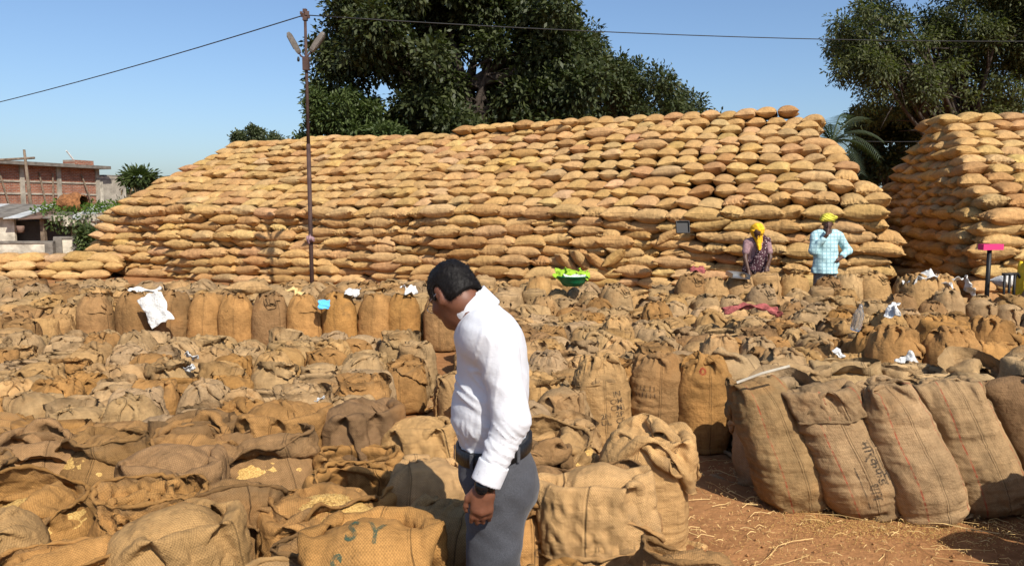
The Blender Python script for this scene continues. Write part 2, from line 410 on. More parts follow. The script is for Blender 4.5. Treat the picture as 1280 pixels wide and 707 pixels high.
def spec():
    L=[]
    def a(n,**k): L.append((n,k))
    z=lambda *q:(lambda i:q[i%len(q)])
    for i in range(10): a('soft%d'%i,W=.57+.015*(i%3),H=z(1.16,1.2,1.12,1.24,1.14)(i),a=.205,b=.172,h=z(.50,.54,.52,.48)(i),gather=z(1,.6,1.3,.8,.4)(i),grav=z(7,4,6,5,9)(i),ruffle=z(.1,.2,.15)(i),bend=z(.2,.5,.3)(i),cell=z(1.05,1.16,1.1)(i),gust=z(1.2,2,.8,1.5)(i),px=z(.2,-.3,.2,0)(i),py=z(.1,-.2,.2)(i),rim=z(0,.5,0,.3,.6,0,0)(i))
    for i in range(4): a('tied%d'%i,W=.58,H=z(1.2,1.24,1.16,1.22)(i),a=.205,b=.18,h=z(.55,.55,.56,.53)(i),gather=1.7,grav=z(3,5,7,4)(i),ruffle=.15,bend=z(.3,.6)(i),cell=1.08,gust=z(.8,1.5)(i))
    for i in range(10): a('open%d'%i,rim=z(1,.7,1,.4,1)(i),W=.64,H=z(1.06,1.0,1.12,1.02,1.1,1.04,.98,1.08,1.14,1.02)(i),a=.235,b=.20,h=z(.50,.52,.47,.52,.48,.50,.53,.49)(i),flare=z(.15,.35,.05,.25,.0,.1,.4,.1)(i),px=z(.15,-.35,.3,.1,-.4,-.1,.2)(i),py=z(-.25,.2,.1,.35,.3,-.35,-.2)(i),bend=z(1.6,2.2,1.0,1.4,.8)(i),cell=z(1.10,1.2,1.06,1.16)(i),gust=z(2.4,3.,1.8,3.5)(i),ruffle=.14,grav=z(4,6,3,7,5)(i))
    for i in range(4): a('tall%d'%i,W=.58,H=z(1.14,1.12,1.18,1.10)(i),a=.212,b=.18,h=z(.68,.70,.66,.69)(i),gather=z(1,.7,1.3,.8)(i),grav=z(5,7,4)(i),ruffle=.15,bend=.3,cell=1.06,gust=z(1,1.8)(i))
    for i in range(5): a('flat%d'%i,W=.56,H=z(1.18,1.15,1.14,1.16,1.18)(i),a=.205,b=.17,h=z(.82,.83,.83,.84,.83)(i),pinch=z(1,.8,1.2,1,.9)(i),gather=z(.5,0,.6,.4,.3)(i),px=z(-.1,.1,0,.1,-.1)(i),py=z(.4,-.4,.3,.4,.2)(i),cell=1.12,gust=1.,ruffle=.12,bend=.5)
    for i in range(4): a('slack%d'%i,W=.64,H=z(1.12,1.1,1.15,1.08)(i),a=.225,b=.185,h=z(.62,.60,.64,.58)(i),pinch=z(.25,.1,.3,.2)(i),gather=z(0,.3,.1,.4)(i),px=z(-.3,.3,.1,-.1)(i),py=z(.2,-.2,-.3,.2)(i),bend=z(.4,.7)(i),cell=1.16,gust=z(1.5,1)(i),ruffle=.15)
    for i in range(2): a('cuff%d'%i,W=.61,H=z(1.10,1.02)(i),a=.225,b=.18,h=z(.70,.62)(i),pinch=z(.8,.3)(i),px=z(-.2,.2)(i),py=z(-.7,-.1)(i),cell=1.2,gust=z(.8,2.)(i),ruffle=.14,bend=z(.6,1.2)(i),grav=z(8,3)(i))
    return L
sp=spec(); XS=sim_standing([k for n,k in sp],rng)
for (n,k),X in zip(sp,XS):
    W_,H_=k['W'],k['H']; mat=M['jute_striped'] if n[:4] in('flat',) else M['jute']
    X=X.copy()
    if n[:4]=='flat':       # settled to one side against the next one
        X[...,0]-=.24*np.clip(X[...,2],0,1)**1.15; X[...,1]-=.05*np.sin(np.clip(X[...,2]/.5,0,1)*math.pi)
    cr=dict(flat=.3,open=.3,slac=.35,tall=.45,cuff=.3).get(n[:4],.7)
    lo=crease(X,W_,H_,k['h'],len(SV)*9+3,.9,cr*1.1); hi=crease(cubic_up(X),W_,H_,k['h'],len(SV)*9+3,1.,cr)
    ml=tube_mesh('sack',lo,W_,H_,mat); hem_attr(ml,*lo.shape[:2])
    SV[n]=dict(k=k,X=lo,lo=ml,grid=hi,mat=mat,hi=None,hem=None,top=float(np.percentile(X[...,2],99)))
def hi_mesh(n):
    s=SV[n]
    if s['hi'] is None:
        s['hi']=tube_mesh('sack_bag',s['grid'],s['k']['W'],s['k']['H'],s['mat']); hem_attr(s['hi'],*s['grid'].shape[:2])
        ring=s['grid'][-1]; ring=.5*ring+.25*(np.roll(ring,1,0)+np.roll(ring,-1,0)); ring=ring[::2]; m=MB(); pts=[Vector(p) for p in ring.tolist()]
        nC=len(pts); n5=6; vs=[]
        for i,p in enumerate(pts):
            tg=(pts[(i+1)%nC]-pts[i-1]).normalized(); a=Vector((0,0,1)) if abs(tg.z)<.9 else Vector((1,0,0)); a=(a-tg*a.dot(tg)).normalized(); b=tg.cross(a)
            rr=.0075*(1+.4*math.sin(i*1.7)+.45*math.sin(i*.45+1))
            for q in range(n5): vs.append(p+(a*math.cos(q*6.283/n5)+b*math.sin(q*6.283/n5))*rr)
        m.add(vs,[(i*n5+q,i*n5+(q+1)%n5,((i+1)%nC)*n5+(q+1)%n5,((i+1)%nC)*n5+q) for i in range(nC) for q in range(n5)])
        fr=random.Random(len(n)+ord(n[-1]))
        for _ in range(150):
            p=pts[fr.randrange(nC)]; v=Vector((fr.gauss(0,1),fr.gauss(0,1),fr.gauss(.1,.8))).normalized()*fr.uniform(.008,.03); q=v.orthogonal().normalized()*.0009; m.add([p-q,p+q,p+v*.6+Vector((0,0,-.002))+q*.6,p+v+Vector((0,0,-.007))],[(0,1,2),(0,2,3)])
        s['hem']=m.mesh('rolled_hem',M['jute'],True)
    return s
def grain_mesh(k,seed):
    """heap of paddy inside a bag: bumpy surface plus loose grains"""
    r=np.random.default_rng(seed); a,b,h=k['a'],k['b'],k['h']
    nr,nc=10,32; V=[(0,0,h+.009)]; Fq=[]
    def z(rho): return h*.5+h*.5*max(0,1-rho*rho)**.25+.009-.03*rho**3
    for i in range(1,nr+1):
        for j in range(nc):
            rho=.95*i/nr; q=2*math.pi*j/nc; c,s_=math.cos(q),math.sin(q); e=(abs(c)**2.5+abs(s_)**2.5)**(-.4)
            V.append((a*rho*e*c,b*rho*e*s_,z(rho)+r.normal(0,.003)))
    T=[(0,1+j,1+(j+1)%nc) for j in range(nc)]
    for i in range(nr-1):
        for j in range(nc):
            p,q=1+i*nc+j,1+i*nc+(j+1)%nc; T+=[(p,p+nc,q+nc),(p,q+nc,q)]
    V=list(V)
    for g in range(900):
        rho=.9*math.sqrt(r.uniform()); q=r.uniform(0,6.3); p=Vector((a*rho*math.cos(q),b*rho*math.sin(q),z(rho)+r.uniform(0,.004)))
        d=Vector(r.normal(0,1,3).tolist()); d.z*=.35; d.normalize(); d2=d.orthogonal().normalized(); d3=d.cross(d2); n0=len(V)
        V+=[tuple(p+d*.0052),tuple(p-d*.0052),tuple(p+d2*.002),tuple(p-d2*.002),tuple(p+d3*.002),tuple(p-d3*.002)]
        T+=[(n0,n0+2,n0+4),(n0,n0+4,n0+3),(n0,n0+3,n0+5),(n0,n0+5,n0+2),(n0+1,n0+4,n0+2),(n0+1,n0+3,n0+4),(n0+1,n0+5,n0+3),(n0+1,n0+2,n0+5)]
    return mesh_np('grain',V,T,M['grain'],False)
GM={n:grain_mesh(SV[n]['k'],i) for i,n in enumerate(SV) if n[:4]=='open'}
# ---------------- print on a bag: text laid out in cloth metres and lifted onto the sheet
def on_bag(grid,W_,H_,u,v,off=.003):
    R,C=grid.shape[:2]; N=nrm1(grid)
    cu=(u/(2*W_)*C)%C; rv=np.clip(v/H_*(R-1),0,R-1.001)
    i0=np.floor(rv).astype(int); j0=np.floor(cu).astype(int); fi=(rv-i0)[:,None]; fj=(cu-j0)[:,None]; j1=(j0+1)%C; j0=j0%C
    def s(G): return (G[i0,j0]*(1-fj)+G[i0,j1]*fj)*(1-fi)+(G[i0+1,j0]*(1-fj)+G[i0+1,j1]*fj)*fi
    return s(grid)+s(N)*off
def print_on(n,parent,lines,mat,size,u0,v0,ang=0.,name='stencil_print',bars=()):
    """lines: [(text,dx,dy)] in metres; reads along +u when ang=0"""
    V=[];Fs=[]
    for tx,dx,dy in lines:
        cu=bpy.data.curves.new('print','FONT'); cu.body=tx; cu.size=size; cu.resolution_u=2; cu.align_x='CENTER'; cu.offset=size*.02
        o=bpy.data.objects.new('print',cu); col.objects.link(o); dg=bpy.context.evaluated_depsgraph_get(); me=bpy.data.meshes.new_from_object(o.evaluated_get(dg))
        import bmesh
        bm=bmesh.new(); bm.from_mesh(me); bmesh.ops.triangulate(bm,faces=bm.faces); bmesh.ops.subdivide_edges(bm,edges=[e for e in bm.edges if e.calc_length()>.012],cuts=2,use_grid_fill=False); bmesh.ops.triangulate(bm,faces=bm.faces)
        b=len(V); V+=[(q.co.x+dx,q.co.y+dy) for q in bm.verts]; Fs+=[tuple(x.index+b for x in f.verts) for f in bm.faces]; bm.free()
        bpy.data.objects.remove(o); bpy.data.curves.remove(cu); bpy.data.meshes.remove(me)
    for x0,y0,x1,y1 in bars:
        k=10; b=len(V)
        for i in range(k+1): q=i/k; V+=[(x0+(x1-x0)*q,y0),(x0+(x1-x0)*q,y1)]
        for i in range(k): Fs+=[(b+2*i,b+2*i+2,b+2*i+3),(b+2*i,b+2*i+3,b+2*i+1)]
    if not Fs: return
    V=np.array(V); c,s=math.cos(ang),math.sin(ang)
    u=u0+V[:,0]*c-V[:,1]*s; v=v0+V[:,0]*s+V[:,1]*c; sv_=SV[n]
    P=on_bag(sv_['grid'],sv_['k']['W'],sv_['k']['H'],u,v)
    obj(name,mesh_np(name,P,Fs,mat,False),parent)
# ---------------- standing sacks
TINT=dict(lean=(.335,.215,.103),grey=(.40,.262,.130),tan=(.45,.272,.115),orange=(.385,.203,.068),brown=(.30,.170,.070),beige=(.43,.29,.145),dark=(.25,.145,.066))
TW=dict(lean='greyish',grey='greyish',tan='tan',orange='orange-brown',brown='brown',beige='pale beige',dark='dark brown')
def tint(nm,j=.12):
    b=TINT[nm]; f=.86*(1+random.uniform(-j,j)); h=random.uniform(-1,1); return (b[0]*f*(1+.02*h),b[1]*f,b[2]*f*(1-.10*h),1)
MW=dict(soft='crumpled mouth',tied='gathered neck',open='wide open mouth',tall='ruffled top',flat='flat folded mouth',slack='sagging mouth',cuff='folded mouth')
CAND=[]
def cand(n,x,y,rz,s,tl,tn,zone,label=None,extra=None): CAND.append(dict(n=n,x=x,y=y,rz=rz,s=s,tl=tl,tn=tn,zone=zone,label=label,extra=extra))
def taken(x,y,r=.34):
    return any((c['x']-x)**2+(c['y']-y)**2<r*r for c in CAND)
def pick(*a): return random.choice(a)
def block(zone,rows,xr,dx,names,tints,s=(.94,1.06),skip=None,rz=.35,r=.275):
    for k,y in enumerate(rows):
        x0,x1=xr(y); x=x0+(dx*.5 if k%2 else 0)*random.uniform(.6,1)
        while x<x1:
            px,py=x+random.uniform(-.05,.05),y+random.uniform(-.05,.05)
            if not (skip and skip(px,py)) and not taken(px,py,r):
                cand(pick(*names),px,py,pick(0,math.pi)+random.uniform(-rz,rz),random.uniform(*s),(random.gauss(0,.05),random.gauss(0,.05)),pick(*tints),zone); CAND[-1]['row']=k
            x+=dx*random.uniform(.95,1.08)
soft=['soft%d'%i for i in range(10)]; tied=['tied%d'%i for i in range(4)]; opn=['open%d'%i for i in range(10)]; tall=['tall%d'%i for i in range(4)]; slack=['slack%d'%i for i in range(4)]
# the leaning row beside the bare earth (tops lean towards the aisle)
for i,(px,d,lean,n,tn,rz,lb) in enumerate([(1005,4.62,-.10,'flat0','lean',.10,'tall grey jute sack with red threads, first of the leaning row by the aisle'),
     (1098,4.50,-.17,'flat1','lean',-.06,'tall jute sack with black stencilled lettering leaning in the row by bare earth'),
     (1180,4.44,-.15,'flat2','lean',.05,'tall jute sack with two red stripes leaning next to the lettered sack'),
     (1258,4.50,-.13,'flat3','lean',-.04,'tall grey jute sack crossed by a jagged shadow in the leaning row'),
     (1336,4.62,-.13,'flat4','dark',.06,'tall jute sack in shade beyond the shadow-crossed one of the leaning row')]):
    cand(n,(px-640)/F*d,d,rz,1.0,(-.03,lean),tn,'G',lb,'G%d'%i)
# sack in the same row beyond the frame, which throws the shadow
for x_,y_,n_ in((3.5,4.5,'flat2'),(2.95,3.35,'tall1'),(3.42,3.72,'flat0'),(3.85,3.95,'tall0')): cand(n_,x_,y_,.3,1.08,(0,-.05),'grey','G','tall grey jute sack of the few standing apart beyond the outer end of the leaning row')
# three sacks facing the aisle
for i,(px,d,n,tn,lb) in enumerate([(758,5.75,'tall0','tan','tan jute sack with black block lettering facing the aisle, beside a darker one'),
     (824,5.80,'tall1','brown','brown jute sack with seam line standing between two facing the aisle'),
     (884,5.72,'tall3','orange','orange-brown jute sack with red ink smear and shadowed foot facing the aisle')]):
    cand(n,(px-640)/F*d,d,[.1,-.05,.05][i],1.0,(random.gauss(0,.03),[-.06,.02,0][i]),tn,'F',lb,'F%d'%i)
# sacks round the man
for px,d,n,tn,rz,s,lb,ex in [(762,3.20,'cuff0','tan',.15,1.04,'tan jute sack with a thick cuff folded over its front, beside the man','R0'),
     (806,4.02,'cuff1','tan',-.2,1.05,'coarse tan jute sack with a pointed mouth corner standing at the aisle edge','R1'),
     (706,4.25,'open1','tan',.4,1.0,'open jute sack heaped with yellow paddy and red print, behind the man','R2'),
     (660,3.25,'soft1','orange',.2,1.03,'orange-brown jute sack right behind the trousers of the man','R3'),
     (872,2.72,'open2','brown',2.6,1.06,'slack jute sack with dark gaping mouth at the edge of bare earth','R4'),
     (455,2.60,'cuff0','orange',3.4,1.06,'bulging brown jute sack marked with green painted figures','R5'),
     (545,3.05,'tied1','tan',.1,1.12,'tan jute sack with a long vertical seam in the shadow of the man','R6'),
     (330,2.45,'open0','tan',.5,1.06,'open tan jute sack with rolled rim and yellow paddy, before the green-marked sack','R7'),
     (150,2.30,'open5','dark',-.3,1.05,'dark jute sack with a deep empty folded mouth in the foreground heap','R8'),
     (60,2.75,'open3','orange',.2,1.02,'orange-brown open jute sack spilling a little paddy over its edge','R9'),
     (412,2.85,'open6','brown',-.5,1.0,'brown open jute sack showing a wedge of paddy behind the rolled-rim one','R10')]:
    cand(n,(px-640)/F*d,d,rz,s,(random.gauss(0,.04),random.gauss(0,.04)),tn,'A',lb,ex)
manskip=lambda x,y:(x+.07)**2+((y-2.68)*1.0)**2<.30**2
block('A',np.arange(1.75,4.72,.375),lambda y:(-.72*y-.6,.32 if y<3.6 else .62),.43,opn+slack+['soft2','soft9','soft1','soft4','soft7'],['orange','brown','orange','brown','tan','orange','dark'],(1.0,1.12),manskip,.7,.33)
ais=lambda x,y:(abs(x+.64+.02*(y-5))<.24 and 4.85<y<9.3)
block('B',np.arange(4.72,8.1,.335),lambda y:(-.72*y-.6,-.84),.37,soft+tied,['grey','grey','tan','grey','orange'],(.86,.99),ais,.35)
block('D',[9.75],lambda y:(-5.25,-.75),.43,tall,['orange','orange','brown'],(1.0,1.06))
block('DB',np.arange(10.12,12.9,.34),lambda y:(-.72*y-.8,-.45),.38,soft+tied,['grey','tan','grey','brown'],(1.0,1.14))
block('B2',np.arange(8.4,10.0,.35),lambda y:(-.72*y-.6,-5.5),.38,soft+tied,['grey','tan','brown'],(.95,1.05))
block('C',np.arange(4.85,10.4,.335),lambda y:(-.40,.42 if y<6 else .60),.37,soft+tied+['slack2'],['grey','tan','grey','brown'],(.86,.97),ais)
block('GB',[5.05,5.48,5.9],lambda y:(1.72,4.6),.45,slack+opn[:3]+['soft4'],['beige','beige','grey'],(1.08,1.2),None,.4)
block('H',[6.75,7.2],lambda y:(3.35,6.0),.47,tall+tied,['orange','orange','brown'],(1.08,1.16),None,.2)
block('E',np.arange(6.2,10.6,.335),lambda y:(.35,.72*y+.6),.37,soft+tied+['tall2'],['grey','grey','tan','brown','orange'],(.86,.98),lambda x,y:(y>8.9 and x>5.6) or (5.9<y<8 and abs(x-1.72-.1*(y-6))<.2 and y<7))
block('T',[11.85],lambda y:(2.7,6.6),.42,tall,['grey','tan','brown'],(1.04,1.14))
block('EB',np.arange(10.6,12.75,.34),lambda y:(-.5,min(.72*y+.6,7.6)),.38,soft+tied+tall,['grey','tan','grey'],(.90,1.02),lambda x,y:(x>2.6 and y>11.6) or (y>12.3 and x>1.8))
ZW=dict(A='foreground heap',T='tall row at the feet of the two labourers',B='grey block',B2='patch beside the orange row',C='block behind the man',D='tall orange row',DB='mass behind the orange row',
  GB='pale block',H='big orange block',E='mass beyond the aisle',EB='far mass below the farmer',G='leaning row',F='aisle front')
ORD=['first','second','third','fourth','fifth','sixth','seventh','eighth','ninth','tenth','eleventh','twelfth','thirteenth','fourteenth','fifteenth','sixteenth','seventeenth']
def zphrase(c):
    return 'the '+ZW[c['zone']] if c['zone'] in 'DT' or 'row' not in c else 'the %s row of the %s'%(ORD[c['row']],ZW[c['zone']])
def dims(c): return math.hypot(c['x'],c['y'])
def inview(c): return abs(c['x'])<.665*c['y']+.25 and c['y']>1.6
vis=sorted([c for c in CAND if inview(c)],key=dims)
keep=vis[:310]; rest=[c for c in CAND if c not in keep and c['y']>2.0 or (c not in keep and not inview(c))]
rest=[c for c in rest if c not in keep and (abs(c['x'])<.70*c['y']+.45 or c['zone']=='G')]
PLACED={}
def rotm(c): return Euler((c['tl'][0],c['tl'][1],0)).to_matrix()@Matrix.Rotation(c['rz'],3,'Z')
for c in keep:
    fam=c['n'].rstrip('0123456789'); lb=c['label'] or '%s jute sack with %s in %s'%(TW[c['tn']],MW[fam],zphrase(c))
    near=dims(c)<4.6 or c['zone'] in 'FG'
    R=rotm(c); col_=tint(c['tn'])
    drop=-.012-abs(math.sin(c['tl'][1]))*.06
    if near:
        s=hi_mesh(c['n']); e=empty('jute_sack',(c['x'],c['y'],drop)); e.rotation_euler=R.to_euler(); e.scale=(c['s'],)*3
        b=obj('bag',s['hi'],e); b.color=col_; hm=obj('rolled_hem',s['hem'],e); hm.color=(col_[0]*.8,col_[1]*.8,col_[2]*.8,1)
        if fam=='open': obj('grain',GM[c['n']],e)['kind']='stuff'
        PLACED[c['extra']]=(e,c)
    else:
        e=obj('jute_sack',SV[c['n']]['lo'],None,(c['x'],c['y'],drop),R.to_euler()); e.scale=(c['s'],)*3; e.color=col_
    tag(e,lb,'sack',None if c['label'] else '%s sacks with %s in %s'%(TW[c['tn']],MW[fam],zphrase(c)))
def join_mass(items,name,mat):
    """items: (verts (R,C,3) world, W,H, tint)"""
    V=[];Fa=[];UV=[];TT=[];b=0
    for P,W_,H_,tn in items:
        R,C=P.shape[:2]; V.append(P.reshape(-1,3)); Fa.append(tube_faces(R,C)+b); b+=R*C
        UV.append(tube_uv(R,C,W_,H_).reshape(-1,2)); TT.append(np.tile(np.array(tn,np.float32),(R*C,1)))
    me=mesh_np(name,np.concatenate(V),np.concatenate(Fa),mat,True,np.concatenate(UV))
    at_=me.color_attributes.new('tint','FLOAT_COLOR','POINT'); at_.data.foreach_set('color',np.concatenate(TT).ravel())
    return obj(name,me)
items=[]
for c in rest:
    k=SV[c['n']]['k']; P=SV[c['n']]['X'][::2,::(2 if c['y']<10.5 else 3)]@np.array(rotm(c)).T*c['s']+np.array([c['x'],c['y'],-.012]); items.append((P,k['W'],k['H'],tint(c['tn'])))
o=join_mass(items,'distant_sacks',M['jute_mass']); tag(o,'mass of crumpled jute sacks standing far back below the long pile','sacks',kind='stuff')
print('standing',len(keep),'rest',len(rest),'of',len(CAND))
# ================================================================= piles of lying sacks
LP=[dict(W=.475,L=[.78,.75,.80,.76,.78][i%5],T=[.31,.33,.30,.32,.34][i%5]) for i in range(10)]
LX=sim_lying(LP,rng,10,18)
LV=[]
for i,X in enumerate(LX):
    p=LP[i]; X=X.copy(); X[...,2]*=.86
    bend=[.10,.25,-.05,.18,.0,.3,.12,.05,.2,-.1][i]; X[...,2]-=bend*(X[...,0]**2)      # sags over what lies below
    X[...,1]+=[.15,-.2,0,.25,-.1,.1,-.25,.2,0,.12][i]*X[...,0]**2
    hi=crease(cubic_up(X),p['W'],p['L'],.5,900+i*7,.9)
    LV.append(dict(lo=X[::2,::2],md=X[:,::2],me=tube_mesh('sack',hi,p['W'],p['L'],M['jute_pile']),p=p))
PILE=(.445,.272,.112)
def ptint():
    f=1+random.gauss(0,.07); r=random.random(); b=PILE
    if r<.16: b=(.38,.215,.088)
    elif r<.34: b=(.485,.308,.132)
    elif r<.44: b=(.43,.28,.13)
    return (b[0]*f,b[1]*f*(1+random.gauss(0,.03)),b[2]*f*(1+random.gauss(0,.06)),1)
PC=[]
def psack(P,rz,pitch,pile,course,vis,roll=0.):
    PC.append(dict(P=P,rz=rz,pitch=pitch,roll=roll,pile=pile,course=course,vis=vis,i=random.randrange(len(LV)),s=random.uniform(.95,1.05)))
def build_pile(pile,org,eu,ev,U0,U1,D,courses,sides,bulge):
    """courses: (z, front, left, right, back inset, header share). sides: which faces to lay"""
    ang=math.atan2(eu.y,eu.x)
    for k,(z,f,l,r,bk,hs) in enumerate(courses):
        u0,u1=U0+l,U1-r
        def lay(a,b,fn,base_rz,dep,visf):
            u=a+random.uniform(0,.2)
            while u<b-.15:
                hd=random.random()<hs; ln=(.415 if hd else .62)*random.uniform(.95,1.06)
                if u+ln>b+.25: hd=True; ln=.415
                uc=u+ln/2
                for layer in range(2 if k>=len(courses)-2 else 1):
                    inn=(.39 if hd else .20)+layer*(.70 if hd else .38)
                    P=fn(uc,inn); 
                    zz=z+bulge(uc,k)[1]+random.gauss(0,.012)
                    jut=random.gauss(0,.03)
                    P=P+ev*0; P.z=zz
                    rz=base_rz+(math.pi/2 if hd else 0)+random.gauss(0,.11)+(math.pi if random.random()<.5 else 0)
                    psack(P,rz,random.gauss(0,.05),pile,k,visf and layer==0,random.gauss(0,.10)); PC[-1]['hd']=hd
                u+=ln*.98
        lay(u0,u1,lambda u,i:org+eu*u+ev*(f+i+bulge(u,k)[0]+random.gauss(0,.025)),ang,0,True)
        if 'L' in sides: lay(f+.5,D-bk,lambda v,i:org+eu*(u0+i+random.gauss(0,.025))+ev*v,ang+math.pi/2,0,pile=='short')
        if 'R' in sides: lay(f+.5,D-bk,lambda v,i:org+eu*(u1-i+random.gauss(0,.025))+ev*v,ang+math.pi/2,0,False)
CORE=[]
def core(org,eu,ev,U0,U1,D,courses):
    for k,(z,f,l,r,bk,hs) in enumerate(courses):
        a,b,c_,d_=U0+l+.5,U1-r-.5,f+.55,max(f+.9,D-bk-.3); h=(courses[1][0]-courses[0][0])*.5; z1=z+h*.55 if k<len(courses)-1 else z-.05
        q=[(a,c_),(b,c_),(b,d_),(a,d_)]; pt=lambda u,v,zz:tuple(org+eu*u+ev*v+Vector((0,0,zz)))
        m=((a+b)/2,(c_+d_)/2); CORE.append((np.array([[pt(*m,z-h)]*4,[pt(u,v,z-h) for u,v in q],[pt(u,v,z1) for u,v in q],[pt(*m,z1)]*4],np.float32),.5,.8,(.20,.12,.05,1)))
def courses(nv,ns,dzv,dzs,df,dl,dr,db,hsv):
    C=[]; z=.10
    for k in range(nv): C.append((z,.012*k+.03*math.sin(k*2.1),.02*k+(.13*max(0,k-4) if dl>.1 else 0),.01*k,.02*k,hsv[k%len(hsv)])); z+=dzv
    for k in range(ns): C.append((z,.1+df*(k+1),.02*nv+(.13*(nv-5) if dl>.1 else 0)+dl*(k+1),.05+dr*(k+1),.1+db*(k+1),.97)); z+=dzs
    return C
P0=Vector((6.35,13.,0)); P1=Vector((-11.4,20.4,0)); eu=(P0-P1).normalized(); ev=Vector((-eu.y,eu.x,0)); LEN=(P0-P1).length
bul=lambda u,k:(.10*math.sin(u*.9+k*.25)+.06*math.sin(u*2.3+k*.7),.035*math.sin(u*.8+1+k*.5)+.02*math.sin(u*1.9-k*.8)+.11*max(0,min(1,(u-9.0)/9.0))*min(1,max(0,(k-8)/6)))
mainC=courses(9,10,.196,.192,.35,.105,.135,.33,[.3,.45,.4,.3,.5,.3,.55])
build_pile('long',P1,eu,ev,0,LEN,8.5,mainC,'LR',bul)
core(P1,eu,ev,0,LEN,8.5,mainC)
# a part course on the ridge where the second stack begins
zr=mainC[-1][0]
for s_ in np.arange(9.4,LEN-1.75,.415):
    psack(P1+eu*s_+ev*(4.1+random.gauss(0,.06))+Vector((0,0,zr+.182+.12*max(0,min(1,(s_-9)/9))+random.gauss(0,.015))),math.atan2(eu.y,eu.x)+math.pi/2+random.gauss(0,.12),random.gauss(0,.05),'long',len(mainC),True)
Q0=Vector((7.45,12.55,0)); qv=Vector((.125,.992,0)); qu=Vector((.992,-.125,0))
bul2=lambda u,k:(.08*math.sin(u*1.1+k*.3),.03*math.sin(u*1.1+k*.6))
rightC=courses(9,10,.196,.186,.31,.045,.0,.30,[.3,.5,.2,.45])
build_pile('short',Q0,qu,qv,0,5.2,6.6,rightC,'L',bul2)
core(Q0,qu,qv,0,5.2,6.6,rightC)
# low stack at the foot of the long pile's far end
L0=Vector((-13.6,18.6,0)); lu=Vector((.985,.17,0)); lv=Vector((-.17,.985,0))
build_pile('low',L0,lu,lv,0,3.6,2.4,[(.10,0,0,0,0,.2),(.30,.08,.1,.0,0,.3),(.50,.2,.6,.1,0,.2)],'',lambda u,k:(.05*math.sin(u*3+k),.02*math.sin(u*4+k)))
# a few upended and slumped sacks at the foot of the long pile
for px,py,d,rz,pi_ in [(708,328,15.35,.3,.75),(726,325,15.2,.25,.85),(745,327,15.1,.2,.7),(768,322,14.9,2.9,.65),(836,294,14.65,2.8,.6),(738,345,14.3,.1,.1),(312,360,10.6,1.1,.1)]:
    p=at(px,py,d); psack(p,rz,pi_,'slump',0,True); PC[-1]['s']=.72
def pmat(c): return Matrix.Rotation(c['rz'],3,'Z')@Matrix.Rotation(c['pitch'],3,'Y')@Matrix.Rotation(c['roll'],3,'X')
def pin(c):
    P=c['P']; return P.y>1 and abs(P.x)<.665*P.y+.2 and c['vis'] and P.z>.62-.02*P.y+.22
vis=sorted([c for c in PC if pin(c)],key=lambda c:c['P'].y*(1.35 if c['course']>=9 and c['pile']!='slump' else 1)*(1.5 if c['pile']=='short' and False else 1))
nvis=len(vis); ind=[c for c in vis if c['pile']=='slump']+[c for c in vis if c['pile']!='slump'][:330]; ids=set(map(id,ind))
nth=['bottom','second','third','fourth','fifth','sixth','seventh','eighth','ninth','tenth','eleventh','twelfth','thirteenth','fourteenth','fifteenth','sixteenth','seventeenth','eighteenth','nineteenth','twentieth','topmost']
for c in ind:
    o=obj('filled_sack',LV[c['i']]['me'],None,c['P'],pmat(c).to_euler()); o.scale=(c['s'],)*3; o.color=ptint()
    if c['pile']=='slump': tag(o,'filled jute sack slumped loose against or before the foot of the long pile','sack','slumped sacks by the long pile')
    else:
        pl={'long':'long stepped pile','short':'shorter pile','low':'low stack'}[c['pile']]
        ct=len(mainC)+1 if c['pile']=='long' else len(rightC) if c['pile']=='short' else 3
        fromtop=ct-1-c['course']; wd='top' if fromtop==0 else nth[fromtop]+'-from-top'
        tag(o,'filled jute sack lying %s in the %s course of the %s'%('end-on' if c.get('hd',1) else 'sideways',wd,pl),'sack','%s sacks, %s course, %s'%('end-on' if c.get('hd',1) else 'sideways',wd,pl))
items=[]
for c in PC:
    if id(c) in ids: continue
    v=LV[c['i']]; items.append((v['md' if c['vis'] else 'lo']@np.array(pmat(c)).T*c['s']+np.array(c['P']),v['p']['W'],v['p']['L'],ptint()))
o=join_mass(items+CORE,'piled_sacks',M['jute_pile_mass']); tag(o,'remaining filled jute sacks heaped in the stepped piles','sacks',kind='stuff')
print('piled',len(PC),'visible',nvis,'individual',len(ind))
